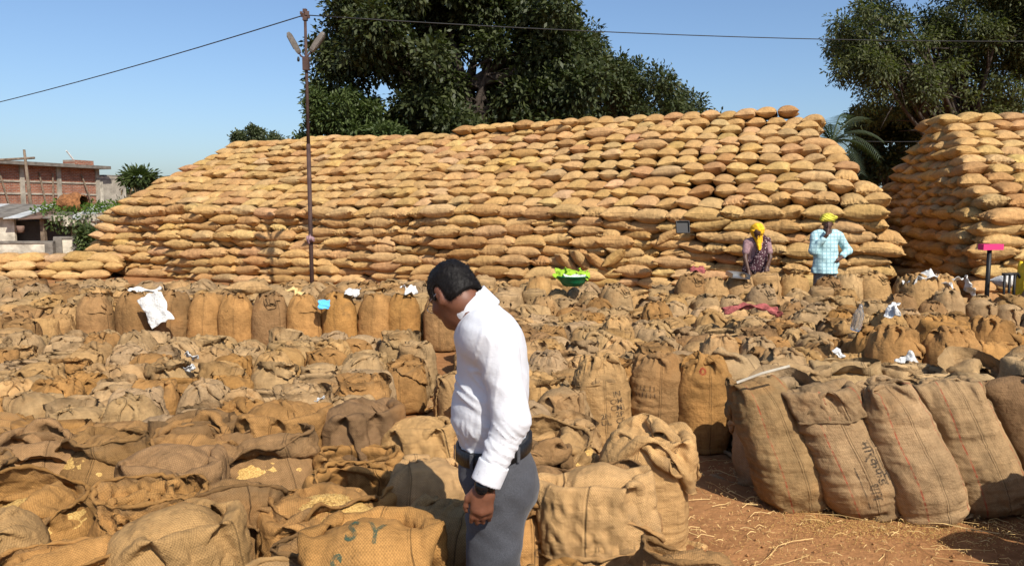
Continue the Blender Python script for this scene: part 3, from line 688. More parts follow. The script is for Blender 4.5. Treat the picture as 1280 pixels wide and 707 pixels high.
# ================================================================= people: smooth distance fields turned into one skin
def surface_nets(D,org,h):
    """D: field on grid points; returns verts, quads of the zero level"""
    S=D<0; nx,ny,nz=D.shape
    corners=[(i,j,k) for i in (0,1) for j in (0,1) for k in (0,1)]
    cnt=np.zeros((nx-1,ny-1,nz-1),np.int8)
    for i,j,k in corners: cnt+=S[i:nx-1+i,j:ny-1+j,k:nz-1+k]
    act=(cnt>0)&(cnt<8); idx=np.argwhere(act); vid=np.full(act.shape,-1,np.int32); vid[act]=np.arange(len(idx))
    acc=np.zeros((len(idx),3)); num=np.zeros(len(idx))
    val={c:D[idx[:,0]+c[0],idx[:,1]+c[1],idx[:,2]+c[2]] for c in corners}
    for a in corners:
        for ax in range(3):
            if a[ax]==0:
                b=list(a); b[ax]=1; b=tuple(b); va,vb=val[a],val[b]; m=(va<0)!=(vb<0)
                t=np.where(m,va/(va-vb+1e-12),0); p=np.tile(np.array(a,float),(len(idx),1)); p[:,ax]=t
                acc[m]+=p[m]; num[m]+=1
    V=(idx+acc/num[:,None])*h+np.array(org)
    Q=[]
    for ax in range(3):
        sl=[slice(None)]*3; sl2=[slice(None)]*3; sl[ax]=slice(0,-1); sl2[ax]=slice(1,None)
        A,B=S[tuple(sl)],S[tuple(sl2)]; e=np.argwhere(A!=B); o=[i for i in range(3) if i!=ax]
        ok=(e[:,o[0]]>0)&(e[:,o[1]]>0)&(e[:,o[0]]<D.shape[o[0]]-1)&(e[:,o[1]]<D.shape[o[1]]-1); e=e[ok]
        fl=A[tuple(e.T)]
        def vat(d0,d1):
            q=e.copy(); q[:,o[0]]-=d0; q[:,o[1]]-=d1; return vid[tuple(q.T)]
        q=np.stack([vat(1,1),vat(0,1),vat(0,0),vat(1,0)],1)
        if ax==1: fl=~fl
        q[~fl]=q[~fl][:,::-1]; Q.append(q)
    return V,np.concatenate(Q)
class SDF:
    def __init__(s,lo,hi,h):
        s.h=h; s.lo=np.array(lo,float); n=np.ceil((np.array(hi)-s.lo)/h).astype(int)+1
        s.ax=[(s.lo[i]+np.arange(n[i])*h).astype(np.float32) for i in range(3)]; s.D=np.full(n,.5,np.float32)
    def sub(s,lo,hi):
        sl=tuple(slice(max(0,int((lo[i]-s.lo[i])/s.h)),max(0,int((hi[i]-s.lo[i])/s.h)+2)) for i in range(3))
        return sl,np.meshgrid(*[s.ax[i][sl[i]] for i in range(3)],indexing='ij')
    def comb(s,sl,d,k,op):
        A=s.D[sl]
        if op=='u':
            hh=np.clip(.5+.5*(A-d)/k,0,1); s.D[sl]=A*(1-hh)+d*hh-k*hh*(1-hh)
        else: 
            d=-d; hh=np.clip(.5-.5*(A-d)/k,0,1); s.D[sl]=A*(1-hh)+d*hh+k*hh*(1-hh)
    def cap(s,p,q,r0,r1,k=.02,op='u',flat=(1,1,1)):
        """tapered capsule; flat scales space about p"""
        p,q,fl=np.array(p,float),np.array(q,float),np.array(flat,float); mg=(max(r0,r1)*max(flat)+k*2.5)
        sl,G=s.sub(np.minimum(p,q)-mg,np.maximum(p,q)+mg)
        L=[(G[i]-p[i])/fl[i] for i in range(3)]; d=(q-p)/fl; dd=(d*d).sum()+1e-9
        t=np.clip((L[0]*d[0]+L[1]*d[1]+L[2]*d[2])/dd,0,1)
        dist=np.sqrt(sum((L[i]-d[i]*t)**2 for i in range(3)))-(r0+(r1-r0)*t)
        s.comb(sl,dist*min(flat),k,op); return s
    def ell(s,c,r,M=None,k=.02,op='u'):
        c,r=np.array(c,float),np.array(r,float); mg=r.max()+k*2.5
        sl,G=s.sub(c-mg,c+mg); L=[G[i]-c[i] for i in range(3)]
        if M is not None:
            M=np.array(M); L=[M[0,i]*L[0]+M[1,i]*L[1]+M[2,i]*L[2] for i in range(3)]
        k0=np.sqrt(sum((L[i]/r[i])**2 for i in range(3))); k1=np.sqrt(sum((L[i]/r[i]**2)**2 for i in range(3)))+1e-6
        s.comb(sl,k0*(k0-1)/k1,k,op); return s
    def plane(s,p,n,k=.004):
        """cut away what lies on the side n points to"""
        p,n=np.array(p,float),np.array(n,float); n/=np.linalg.norm(n)
        G=np.meshgrid(*s.ax,indexing='ij'); d=sum((G[i]-p[i])*n[i] for i in range(3)).astype(np.float32); s.D=np.maximum(s.D,d); return s
    def add(s,f):
        G=np.meshgrid(*s.ax,indexing='ij'); m=np.abs(s.D)<.05
        P=[g[m] for g in G]; s.D[m]+=f(*P).astype(np.float32); return s
    def build(s,name,mat,parent,smooth=2):
        V,Q=surface_nets(s.D,s.lo,s.h)
        for _ in range(smooth):     # light relaxation
            a=np.zeros_like(V); n=np.zeros(len(V))
            for i in range(4):
                j=Q[:,(i+1)%4]; np.add.at(a,Q[:,i],V[j]); np.add.at(n,Q[:,i],1); np.add.at(a,j,V[Q[:,i]]); np.add.at(n,j,1)
            V=.5*V+.5*a/n[:,None]
        return obj(name,mesh_np(name,V,Q,mat,True),parent)
def skinmat(name,c):
    t=NT(name); v=t.n('TexCoord').outputs['Object']
    cc=t.mix(t.rng(t.noise(22.,v,3),.35,.65,0.,1.),(*[x*.8 for x in c],1),(*[x*1.15 for x in c],1))
    return t.done(cc,.5,t.bump(t.noise(300.,v,2),.0015,.5),Subsurface_Weight=.06,Subsurface_Radius=(.01,.004,.002),Specular_IOR_Level=.4)
M['skin']=skinmat('skin',(.155,.062,.034)); M['skin2']=skinmat('skin_dark',(.075,.035,.022))
t=NT('black_hair'); v=t.n('TexCoord').outputs['Object']; st=t.noise(1.,t.n('VectorMath',{0:v,1:(260.,260.,40.)},operation='MULTIPLY').outputs[0],2)
M['hair']=t.done(t.mix(st,(.004,.0035,.0035),(.010,.008,.007)),.6,t.bump(st,.002,.6),Specular_IOR_Level=.2)
def cloth(name,c,rough=.85,thread=900.,var=.06,bump=.0012):
    t=NT(name); v=t.n('TexCoord').outputs['Object']; f=t.rng(t.noise(5.,v,3),.3,.7,1-var,1+var); th=t.noise(thread,v,2)
    f=t.math('MULTIPLY',f,t.rng(th,.3,.7,1-var*2,1+var*2)); cc=t.mix(1.,(*c,1),t.n('CombineColor',{0:f,1:f,2:f}).outputs[0],'MULTIPLY')
    return t.done(cc,rough,t.bump(th,bump,.6,t.bump(t.noise(26.,v,4,.6),.010,.35)),Sheen_Weight=.1)
M['shirt']=cloth('white_shirt_cotton',(.56,.575,.61),.8,900.,.02); M['trouser']=cloth('grey_trouser_wool',(.050,.052,.060),.9,420.,.2)
M['leather']=plain('black_leather',(.010,.010,.011),.42,.2,40.,.002); M['metal']=plain('steel',(.45,.45,.45),.3,.1,Metallic=1.); M['glassblack']=plain('black_glass',(.006,.006,.007),.12,0.)
def foreground_man(loc,rz):
    e=empty('person',loc,rz); tag(e,'man in white long-sleeved shirt and grey trousers looking down among the sacks','person')
    # local frame: faces -x, left arm on the -y side, z up.
    hc=np.array((-.195,.015,1.512)); Rh=np.array((Matrix.Rotation(math.radians(-48),3,'Z')@Matrix.Rotation(math.radians(-36),3,'Y')))
    H=lambda x,y,z:(hc+Rh@(np.array((x,y,z))*.88))
    b=SDF((-.42,-.36,-.005),(.26,.36,1.70),.0068)
    b.ell(H(.012,0,.028),(0.088,0.0686,0.0818),Rh,.02); b.ell(H(-.036,0,-.042),(0.0546,0.0528,0.0686),Rh,.03); b.ell(H(-.062,0,-.098),(.028,.030,.024),Rh,.025)
    b.cap(H(-.088,0,.006),H(-.110,0,-.036),.009,.015,.012); b.ell(H(-.098,.012,-.038),(.010,.009,.008),Rh,.008); b.ell(H(-.098,-.012,-.038),(.010,.009,.008),Rh,.008)
    b.ell(H(-.080,0,.022),(.018,.052,.012),Rh,.015)
    for sy in(-1,1):
        b.ell(H(-.084,.031*sy,.002),(.014,.017,.011),Rh,.008,'s'); b.ell(H(-.078,.031*sy,.002),(.012,.013,.010),Rh,.004); b.ell(H(-.062,.048*sy,-.030),(.022,.018,.018),Rh,.02)
        b.ell(H(.012,.080*sy,-.006),(.018,.009,.033),Rh,.006); b.ell(H(.010,.090*sy,-.004),(.009,.006,.020),Rh,.006,'s'); b.ell(H(.004,.079*sy,-.036),(.010,.008,.010),Rh,.006)
    b.ell(H(-.092,0,-.062),(.010,.024,.006),Rh,.006); b.ell(H(-.089,0,-.074),(.010,.020,.007),Rh,.006); b.ell(H(-.098,0,-.068),(.008,.022,.0025),Rh,.004,'s')
    b.cap(H(.035,0,-.055),(-.075,.0,1.395),.060,.066,.03); b.cap(H(-.015,0,-.09),(-.10,0,1.40),.045,.055,.02)
    b.cap((-.075,-.13,1.39),(-.075,.13,1.39),.07,.07,.05); b.cap((-.07,0,1.34),(-.05,0,1.0),.08,.085,.06,flat=(1,1.3,1))
    # arms and hands (the left one hangs in view, the right one beyond the body)
    sh=(-.05,-.180,1.385); el=(-.002,-.232,1.125); wr=(-.090,-.262,.922)
    b.cap(sh,el,.055,.042,.03); b.cap(el,wr,.041,.027,.02)
    def hand(w,sy,curl):
        w=np.array(w); dn=np.array((-.10,0,-1.)); dn/=np.linalg.norm(dn); fw=np.array((-1,0,.10)); sd=np.array((0,sy,0))
        P=lambda f,d,s:w+fw*f+dn*d+sd*s
        b.cap(P(.0,-.01,0),P(.002,.03,0),.026,.030,.015,flat=(1.05,.72,1)); b.cap(P(.024,.035,0),P(.026,.085,-.002),.018,.017,.012); b.cap(P(.004,.035,0),P(.004,.092,0),.019,.017,.012); b.cap(P(-.018,.035,0),P(-.017,.085,-.002),.018,.016,.012)
        for i,(f0,l) in enumerate([(.031,.062),(.011,.070),(-.009,.066),(-.028,.054)]):
            k=curl+.06*i; p=P(f0,.088-.004*abs(i-1),0); q=P(f0+.002,.088+l*.45,-.006*k*4); r_=P(f0+.001,.088+l*.78,-.026*k*2); t_=P(f0,.088+l*.95,-.048*k*2)
            b.cap(p,q,.0095,.0088,.004); b.cap(q,r_,.0088,.0082,.004); b.cap(r_,t_,.0082,.0072,.004)
        b.cap(P(.026,.02,-.004),P(.052,.052,-.010),.014,.0115,.010); b.cap(P(.052,.052,-.010),P(.056,.082,-.018),.0112,.0095,.004); b.cap(P(.056,.082,-.018),P(.053,.104,-.024),.0095,.008,.004)
    hand(wr,-1,.45)
    sh2=(-.08,.175,1.385); el2=(-.05,.235,1.11); wr2=(-.05,.255,.93)
    b.cap(sh2,el2,.055,.042,.03); b.cap(el2,wr2,.041,.027,.02); hand(wr2,1,.5)
    # pelvis, legs, feet
    b.cap((-.03,-.06,.90),(-.03,.06,.90),.09,.09,.06)
    for sy in(-1,1):
        hip=(-.03,.085*sy,.84); kn=(-.045+.02*sy,.10*sy,.48); an=(.0+.03*sy,.10*sy,.09)
        b.cap(hip,kn,.078,.055,.04); b.cap(kn,an,.05,.036,.03); b.cap((an[0]+.02,an[1],.045),(an[0]-.16,an[1]+.015*sy,.035),.036,.032,.02)
    body=b.build('body',M['skin'],e,1)
    # hair: cap over the skull, cut along the hairline
    h_=SDF((-.40,-.16,1.36),(.0,.20,1.70),.0042)
    h_.ell(H(.014,0,.034),(0.095,0.0757,0.0862),Rh,.01); h_.ell(H(.055,0,-.02),(.062,.072,.06),Rh,.02)
    for sy in(-1,1): h_.ell(H(-.016,.072*sy,.0),(.015,.012,.03),Rh,.012)
    nn=Rh@np.array((-1,0,-.50)); h_.plane(H(-.070,0,.045),nn); nn=Rh@np.array((-.55,0,-1)); h_.plane(H(-.010,0,-.018),Rh@np.array((-.75,0,-1.)))
    h_.plane(H(.08,0,-.050),Rh@np.array((.25,0,-1.)))
    h_.ell(H(.012,-.085,-.012),(.024,.022,.038),Rh,.006,'s'); h_.ell(H(.012,.085,-.012),(.024,.022,.038),Rh,.006,'s')
    h_.add(lambda x,y,z:.0008*fnoise(x,y+z,45,45,9)+.0008*fnoise(x,y+z*.6,90,90,3)+.0008*fnoise(x*1.0,z,260,120,4))
    ho=h_.build('hair',M['hair'],e,0)
    hv=np.empty(len(ho.data.vertices)*3,np.float32); ho.data.vertices.foreach_get('co',hv); hv=hv.reshape(-1,3); hn=np.array([p.normal[:] for p in ho.data.vertices]); q=np.random.default_rng(2); ii=q.choice(len(hv),9000); P=hv[ii]-hn[ii]*.002
    dn=np.array(Rh@np.array((.2,0,-1.))); D=hn[ii]*.55+dn*.6+q.normal(0,.3,P.shape); D/=np.linalg.norm(D,axis=1)[:,None]; S=np.cross(D,q.normal(0,1,P.shape)); S/=np.linalg.norm(S,axis=1)[:,None]
    ln=q.uniform(.006,.013,(len(P),1)); V=np.stack([P-S*.0007,P+S*.0007,P+D*ln],1).reshape(-1,3); hs_=obj('hair_strands',mesh_np('hair_strands',V,np.arange(len(V)).reshape(-1,3),M['hair'],False),ho); hs_['kind']='stuff'
    for sy in(-1,1):
        m=MB(); m.lathe([(.0001,-.011),(.006,-.009),(.010,-.004),(.011,0),(.010,.004),(.006,.009),(.0001,.011)],H(-.080,.031*sy,.002),10); m.build('eye',plain('eye_white',(.5,.46,.42),.2),e,True)
    # thin spectacles
    gm=MB()
    for sy in(-1,1):
        gm.tube([H(-.108,.034*sy+.024*math.cos(q),-.006+.017*math.sin(q)) for q in np.linspace(0,6.283,17)],.0014,5,False); gm.tube([H(-.106,.058*sy,.002),H(-.06,.076*sy,.003),H(.005,.084*sy,.006)],.0014,5)
    gm.tube([H(-.109,-.010,-.004),H(-.113,0,-.001),H(-.109,.010,-.004)],.0014,5); sg=gm.build('spectacles',M['metal'],e,True)
    for sy in(-1,1):
        lm=MB(); c=Vector(H(-.108,.034*sy,-.006)); ring=[Vector(H(-.108,.034*sy+.023*math.cos(q),-.006+.016*math.sin(q))) for q in np.linspace(0,6.283,17)[:-1]]
        lm.add([c]+ring,[(0,1+i,1+(i+1)%16) for i in range(16)]); t=NT('lens_glass'); gl=t.done((.9,.95,.97),.03,None,Transmission_Weight=1.,Alpha=.35); lm.build('lens',gl,sg)
    # shirt
    s=SDF((-.36,-.38,.83),(.22,.36,1.56),.0056)
    s.cap((-.085,-.10,1.395),(-.085,.10,1.395),.078,.078,.06); s.cap((-.085,-.155,1.375),(-.085,.15,1.375),.068,.068,.05)
    s.cap((-.075,0,1.34),(-.060,0,1.13),.106,.116,.06,flat=(1,1.46,1)); s.cap((-.060,0,1.15),(-.054,0,.985),.116,.116,.04,flat=(1,1.42,1)); s.ell((-.100,0,1.09),(.094,.150,.105),None,.05)
    s.ell((-.015,0,1.26),(.082,.15,.16),None,.06)
    def sleeve(a,el,wr):
        s.cap(a,el,.070,.056,.03); s.cap(el,wr,.056,.043,.03)
    w1=tuple(np.array(wr)+(np.array(el)-np.array(wr))*.10); w2=tuple(np.array(wr2)+(np.array(el2)-np.array(wr2))*.10)
    sleeve(sh,el,w1); sleeve(sh2,el2,w2)
    s.cap((-.085,0,1.40),(-.125,0,1.475),.080,.074,.02)
    ax=np.array(el)-np.array(sh); ax2=np.array(wr)-np.array(el)
    def folds(x,y,z):
        arm=np.clip((-.165-y)/.03,0,1); crs=lambda v,w:np.exp(-(v/w)**2)
        d=-.0016*fnoise(x+y,z+x*.35,14,26,21)
        low=np.clip((1.20-z)/.12,0,1)*np.clip((z-.95)/.05,0,1)
        d-=arm*low*.0055*crs(fnoise(x*.8,z+x*.7,16,42,22),.30)                               # tight creases about the elbow
        d-=arm*.0035*crs(fnoise(x,z-x*.5,22,9,27),.25)*np.clip((z-1.1)/.1,0,1)            # long folds down the sleeve
        d-=.0060*crs(fnoise(x*.6,z*1.0+x*.5,9,24,25),.24)*np.clip((x+.02)/-.10,0,1)*(1-arm)*np.clip((1.38-z)/.1,0,1)   # pulls across the front
        d-=.0055*crs(fnoise(x-y*.8,z,26,8,23),.28)*(1-arm)*np.clip((1.14-z)/.10,.12,1)     # gathers above the belt
        return d
    s.add(folds); s.plane((-.05,0,.962),(.16,0,-1)) if False else None
    G=np.meshgrid(*s.ax,indexing='ij'); belt=.990-(G[0]+.05)*-.16; torso=(np.abs(G[1])<.215); s.D=np.where(torso,np.maximum(s.D,(belt-G[2]).astype(np.float32)),s.D)
    for wv,ev_ in((np.array(w1),np.array(el)),(np.array(w2),np.array(el2))):
        n=(wv-ev_)/np.linalg.norm(wv-ev_); d=sum((G[i]-wv[i])*n[i] for i in range(3)); near=(np.abs(G[1]-wv[1])<.075)&(np.abs(G[1])>.19); s.D=np.where(near,np.maximum(s.D,d.astype(np.float32)),s.D)
    # neck opening
    s.cap((-.075,0,1.40),(-.19,0,1.56),.058,.072,.006,'s')
    shirt=s.build('shirt',M['shirt'],e,1)
    # collar band, cuff, pocket
    c=SDF((-.30,-.16,1.33),(.03,.16,1.58),.0045); a0,a1=np.array((-.072,0,1.405)),np.array((-.150,0,1.492))
    c.cap(a0,a1,.090,.083,.01); c.cap(a0-(a1-a0)*.4,a1+(a1-a0)*.5,.082,.074,.002,'s'); n=(a1-a0)/np.linalg.norm(a1-a0); c.plane(a1-n*.005,n); c.plane(a0+n*.030+np.array((.0,0,0)),-n); c.build('collar',M['shirt'],shirt,1)
    cf=SDF(np.array(w1)-.10,np.array(w1)+.13,.0042); u_=(np.array(el)-np.array(w1)); u_/=np.linalg.norm(u_); cw=np.array(w1); cf.cap(cw-u_*.05,cw+u_*.10,.0505,.0535,.004); cf.cap(cw-u_*.09,cw+u_*.14,.044,.046,.002,'s'); cf.plane(cw-u_*.020,-u_); cf.plane(cw+u_*.052,u_); cf.build('cuff',M['shirt'],shirt,1)
    # trousers
    p=SDF((-.28,-.30,.03),(.20,.30,1.16),.0078)
    p.cap((-.050,-.045,1.02),(-.050,.045,1.02),.122,.122,.05); p.cap((-.048,-.045,.90),(-.048,.045,.90),.126,.126,.05); p.ell((.008,0,.83),(.105,.158,.11),None,.05)
    for sy in(-1,1):
        hip=(-.035,.088*sy,.84); kn=(-.055+.02*sy,.10*sy,.47); an=(-.01+.03*sy,.10*sy,.06); p.cap(hip,kn,.112,.084,.04); p.cap(kn,an,.084,.070,.03)
    p.add(lambda x,y,z:-.0035*fnoise(x+y*.4,z,13,22,31)-.0028*np.sin(z*52+x*36+2*np.sin(x*22))*np.clip((.9-z)/.1,0,1)*np.clip(1-abs(z-.78)/.18,0,1))
    G=np.meshgrid(*p.ax,indexing='ij'); bl=.990-(G[0]+.05)*-.16; p.D=np.maximum(p.D,(G[2]-bl).astype(np.float32)); p.D=np.maximum(p.D,(.055-G[2]).astype(np.float32))
    tr=p.build('trousers',M['trouser'],e,2)
    # belt: flat band following the waist
    def waist(q,rr): 
        x=-.050+(.131+rr)*math.cos(q); y=(.176+rr)*math.sin(q); return x,y,.970+(x+.05)*.16
    m=MB(); nq=48; vs=[]
    for q in np.linspace(0,6.2832,nq+1)[:-1]:
        for rr,dz in((-.012,-.025),(.006,-.023),(.006,.023),(-.012,.025)): x,y,z=waist(q,rr); vs.append((x,y,z+dz))
    m.add(vs,[(i*4+j,((i+1)%nq)*4+j,((i+1)%nq)*4+(j+1)%4,i*4+(j+1)%4) for i in range(nq) for j in range(4)]); bt=m.build('belt',M['leather'],e,True)
    for q in(-2.2,-1.0,.4): x,y,z=waist(q,.009); MB().box((x,y,z),(.012,.006,.052),q+math.pi/2).build('belt_loop',M['trouser'],tr)
    bk=waist(math.pi,.010); MB().box(bk,(.004,.045,.038)).build('buckle',M['metal'],bt)
    # watch on the left wrist
    wv=np.array(wr); uu=(np.array(el)-wv)/np.linalg.norm(np.array(el)-wv); Wq=Vector(uu).to_track_quat('Z','X').to_matrix()
    we=empty('wristwatch'); we.parent=e; we.location=tuple(wv-uu*.004); 
    m=MB(); m.lathe([(.030,-.010),(.0335,-.010),(.0335,.010),(.030,.010),(.030,-.010)],(0,0,0),28); o=m.build('strap',M['leather'],we,True); o.rotation_euler=Wq.to_euler()
    dirv=Vector((-.35,-1,.1)).normalized(); m=MB(); m.lathe([(.0001,-.006),(.020,-.006),(.022,-.003),(.022,.004),(.019,.007),(.0001,.0075)],(0,0,0),24); o=m.build('watch_case',M['glassblack'],we,True); o.location=dirv*.033; o.rotation_euler=dirv.to_track_quat('Z','Y').to_euler()
    for sy in(-1,1):
        f=SDF((-.26,-.2,-.005),(.14,.2,.12),.006); ax_=.03*sy; f.cap((ax_+.03,.10*sy,.05),(ax_-.17,.118*sy,.038),.044,.040,.02); f.plane((0,0,.002),(0,0,-1)); f.build('shoe',M['leather'],e,1)
    return e
man=foreground_man((-.015,2.70,0),math.radians(4))
# ---------------- two labourers by the pile
def yarn(name,c,scale=60): return plain(name,c,.85,.3,scale,.003)
M['turban']=plain('yellow_green_cloth',(.55,.50,.06),.85,.3,14.,.01); M['yellow']=plain('yellow_cloth',(.75,.42,.02),.85,.25,14.,.01)
t=NT('pale_blue_checked_cotton'); v=t.n('TexCoord').outputs['Object']; sx=t.n('SeparateXYZ',{0:v})
ln=lambda o,f:t.rng(t.math('SINE',t.math('MULTIPLY',o,f)),.45,.8,0.,1.)
gr=t.math('MAXIMUM',ln(sx.outputs[0],105.),ln(sx.outputs[2],105.))
M['checked']=t.done(t.mix(t.math('MULTIPLY',gr,.7),(.42,.62,.64),(.17,.30,.36)),.85,t.bump(t.noise(22.,v,4),.012,.5))
t=NT('dark_printed_sari'); v=t.n('TexCoord').outputs['Object']; vo=t.n('TexVoronoi',{'Vector':v,'Scale':34.}); 
M['sari']=t.done(t.mix(t.rng(vo.outputs[0],.22,.30,1.,0.),(.055,.022,.03),(.45,.36,.34)),.85,t.bump(t.noise(16.,v,4),.02,.6))
M['mauve']=plain('mauve_cloth',(.26,.16,.17),.85,.3,20.,.01); M['dhoti']=plain('faded_cloth',(.24,.21,.17),.9,.3,12.,.01)
def face(b,c,R,k=1.):
    H=lambda x,y,z:(np.array(c)+R@(np.array((x,y,z))*k))
    b.ell(H(.012,0,.028),np.array((.098,.076,.092))*k,R,.02); b.ell(H(-.036,0,-.042),np.array((.060,.056,.076))*k,R,.03); b.cap(H(-.088,0,.0),H(-.108,0,-.034),.009,.015,.01); b.ell(H(-.066,0,-.1),(.024,.026,.02),R,.02)
    for sy in(-1,1): b.ell(H(-.09,.032*sy,.004),(.015,.018,.011),R,.008,'s'); b.ell(H(.012,.08*sy,-.006),(.018,.009,.03),R,.006)
    b.ell(H(-.090,0,-.066),(.010,.022,.010),R,.005)
    return H
def fingers(b,w,dn,sd,n=4):
    w,dn,sd=[np.array(q,float) for q in(w,dn,sd)]; b.cap(w,w+dn*.075,.026,.034,.01)
    for i in range(n): p=w+dn*.07+sd*(.018*(i-1.5)); b.cap(p,p+dn*(.07-.008*abs(i-1.2)),.011,.008,.004)
    p=w+dn*.02+sd*.032; b.cap(p,p+dn*.05+sd*.025,.013,.009,.005)
def farmer(loc):
    e=empty('person',loc,0); tag(e,'farmer in yellow-green turban and pale blue checked shirt, hand at his mouth','person')
    # local frame: faces -y (towards the field), turned a little
    R=np.array(Matrix.Rotation(math.radians(75),3,'Z')); hc=(0,-.03,1.53)
    b=SDF((-.45,-.38,-.005),(.45,.28,1.72),.010); face(b,hc,R); b.cap((0,-.01,1.47),(0,0,1.36),.055,.065,.03); b.cap((-.15,0,1.34),(.15,0,1.34),.07,.07,.05); b.cap((0,0,1.3),(0,0,.9),.12,.12,.05,flat=(1.25,.9,1))
    sR,eR,wR=(-.18,0,1.34),(-.24,-.08,1.10),(-.075,-.20,1.36); b.cap(sR,eR,.052,.042,.02); b.cap(eR,wR,.042,.028,.02); fingers(b,wR,(.25,.25,.95),(0,-.4,.3))
    sL,eL,wL=(.18,0,1.34),(.36,.02,1.10),(.19,-.10,.98); b.cap(sL,eL,.052,.042,.02); b.cap(eL,wL,.042,.028,.02); fingers(b,wL,(-.75,-.45,-.35),(0,-.3,.4))
    for sx_ in(-1,1): b.cap((.085*sx_,0,.88),(.095*sx_,-.02,.48),.085,.058,.03); b.cap((.095*sx_,-.02,.48),(.10*sx_,.0,.08),.052,.034,.02); b.cap((.10*sx_,.03,.04),(.11*sx_,-.14,.032),.036,.03,.02)
    b.build('body',M['skin2'],e,1)
    tb=SDF((-.22,-.25,1.5),(.22,.22,1.76),.008); tb.ell((0,-.01,1.605),(.118,.130,.060),None,.02); tb.ell((.01,.0,1.645),(.098,.105,.055),None,.02); tb.cap((-.10,-.07,1.60),(.09,-.10,1.635),.03,.032,.02); tb.cap((.10,.0,1.60),(.11,.05,1.54),.03,.02,.02); tb.add(lambda x,y,z:.006*np.sin(z*190+x*60+3*np.sin(y*30))); tb.build('turban',M['turban'],e,1)
    s=SDF((-.45,-.28,.70),(.45,.25,1.45),.010); s.cap((-.13,0,1.35),(.13,0,1.35),.085,.085,.05); s.cap((0,0,1.30),(0,0,.74),.132,.165,.05,flat=(1.3,1.0,1)); s.cap(sR,eR,.078,.066,.03); s.cap(eR,tuple(np.array(eR)+(np.array(wR)-np.array(eR))*.72),.066,.052,.02); s.cap(sL,eL,.078,.066,.03); s.cap(eL,tuple(np.array(eL)+(np.array(wL)-np.array(eL))*.6),.066,.054,.02)
    s.cap((0,-.05,1.42),(0,-.20,1.42),.05,.07,.01,'s'); s.cap((0,-.02,1.40),(0,-.02,1.5),.062,.07,.01,'s'); s.add(lambda x,y,z:-.006*fnoise(x,z,14,12,5)-.004*np.sin(x*55+2*np.sin(z*9))*np.clip((1.1-z)/.2,0,1)); s.plane((0,0,.735),(0,0,-1)); s.build('shirt',M['checked'],e,1)
    d=SDF((-.3,-.25,.1),(.3,.25,.95),.012); d.cap((0,0,.86),(0,0,.80),.11,.13,.04,flat=(1.2,.9,1))
    for sx_ in(-1,1): d.cap((.07*sx_,0,.78),(.09*sx_,-.02,.34),.10,.10,.05)
    d.add(lambda x,y,z:-.01*np.sin(x*60+y*40+z*6)); d.plane((0,0,.30),(0,0,-1)); d.build('loincloth',M['dhoti'],e,1)
def bending_woman(loc):
    e=empty('person',loc,0); tag(e,'woman in bright yellow headscarf and dark patterned sari bending over sacks','person')
    R=np.array(Matrix.Rotation(math.radians(70),3,'Z')@Matrix.Rotation(math.radians(-45),3,'Y')); hc=(-.03,-.16,1.30)
    b=SDF((-.42,-.55,-.005),(.42,.30,1.5),.010); face(b,hc,R,.96); b.cap((-.01,-.12,1.24),(0,-.06,1.16),.05,.06,.03); b.cap((-.13,-.05,1.13),(.13,-.05,1.13),.065,.065,.05); b.cap((0,-.03,1.10),(0,.06,.78),.11,.13,.05,flat=(1.2,.9,1))
    sR,eR,wR=(-.16,-.06,1.13),(-.21,-.14,.90),(-.19,-.28,.70); b.cap(sR,eR,.045,.036,.02); b.cap(eR,wR,.035,.024,.02); fingers(b,wR,(.05,-.3,-.95),(.9,0,0))
    sL,eL,wL=(.16,-.06,1.13),(.20,-.12,.90),(.10,-.27,.76); b.cap(sL,eL,.045,.036,.02); b.cap(eL,wL,.035,.024,.02); fingers(b,wL,(-.3,-.4,-.85),(.8,-.3,0))
    for sx_ in(-1,1): b.cap((.08*sx_,.06,.78),(.09*sx_,-.04,.42),.085,.055,.03); b.cap((.09*sx_,-.04,.42),(.09*sx_,.02,.07),.05,.032,.02); b.cap((.09*sx_,.05,.035),(.10*sx_,-.10,.03),.033,.028,.02)
    b.build('body',M['skin2'],e,1)
    hs=SDF((-.25,-.42,.9),(.25,.15,1.52),.009); hs.ell((-.03,-.145,1.335),(.108,.118,.115),None,.02); hs.cap((-.01,-.09,1.27),(.02,-.10,1.06),.085,.055,.03); hs.cap((-.02,-.16,1.22),(.0,-.20,1.03),.05,.02,.03); hs.ell((-.07,-.26,1.28),(.05,.06,.065),R,.01,'s'); hs.add(lambda x,y,z:-.007*np.sin(x*95+y*50+z*14)-.004*fnoise(x,z,30,25,8)); hs.build('headscarf',M['yellow'],e,1)
    bl=SDF((-.36,-.34,.72),(.36,.2,1.26),.010); bl.cap((-.12,-.05,1.13),(.12,-.05,1.13),.078,.078,.05); bl.cap((0,-.04,1.1),(0,.05,.82),.122,.135,.05,flat=(1.2,.92,1)); bl.cap(sR,tuple(np.array(eR)*.6+np.array(sR)*.4),.062,.058,.02); bl.cap(sL,tuple(np.array(eL)*.6+np.array(sL)*.4),.062,.058,.02); bl.cap((-.02,-.14,1.2),(0,-.05,1.13),.06,.05,.01,'s'); bl.build('blouse',M['mauve'],e,1)
    sr=SDF((-.4,-.42,.02),(.4,.35,1.28),.010); sr.cap((0,.05,.84),(0,.02,.30),.150,.20,.06,flat=(1.1,.95,1)); sr.cap((.12,-.10,1.19),(.03,-.16,.88),.055,.07,.03,flat=(1.3,.7,1)); sr.cap((.13,.02,1.19),(.17,.08,.78),.06,.09,.03,flat=(1,.8,1)); sr.cap((.03,-.17,.90),(-.05,-.14,.72),.07,.09,.03)
    sr.add(lambda x,y,z:-.010*np.sin(x*52+y*40+2*np.sin(z*7))-.006*fnoise(x,z,12,16,9)); sr.plane((0,0,.08),(0,0,-1)); sr.build('sari',M['sari'],e,1)
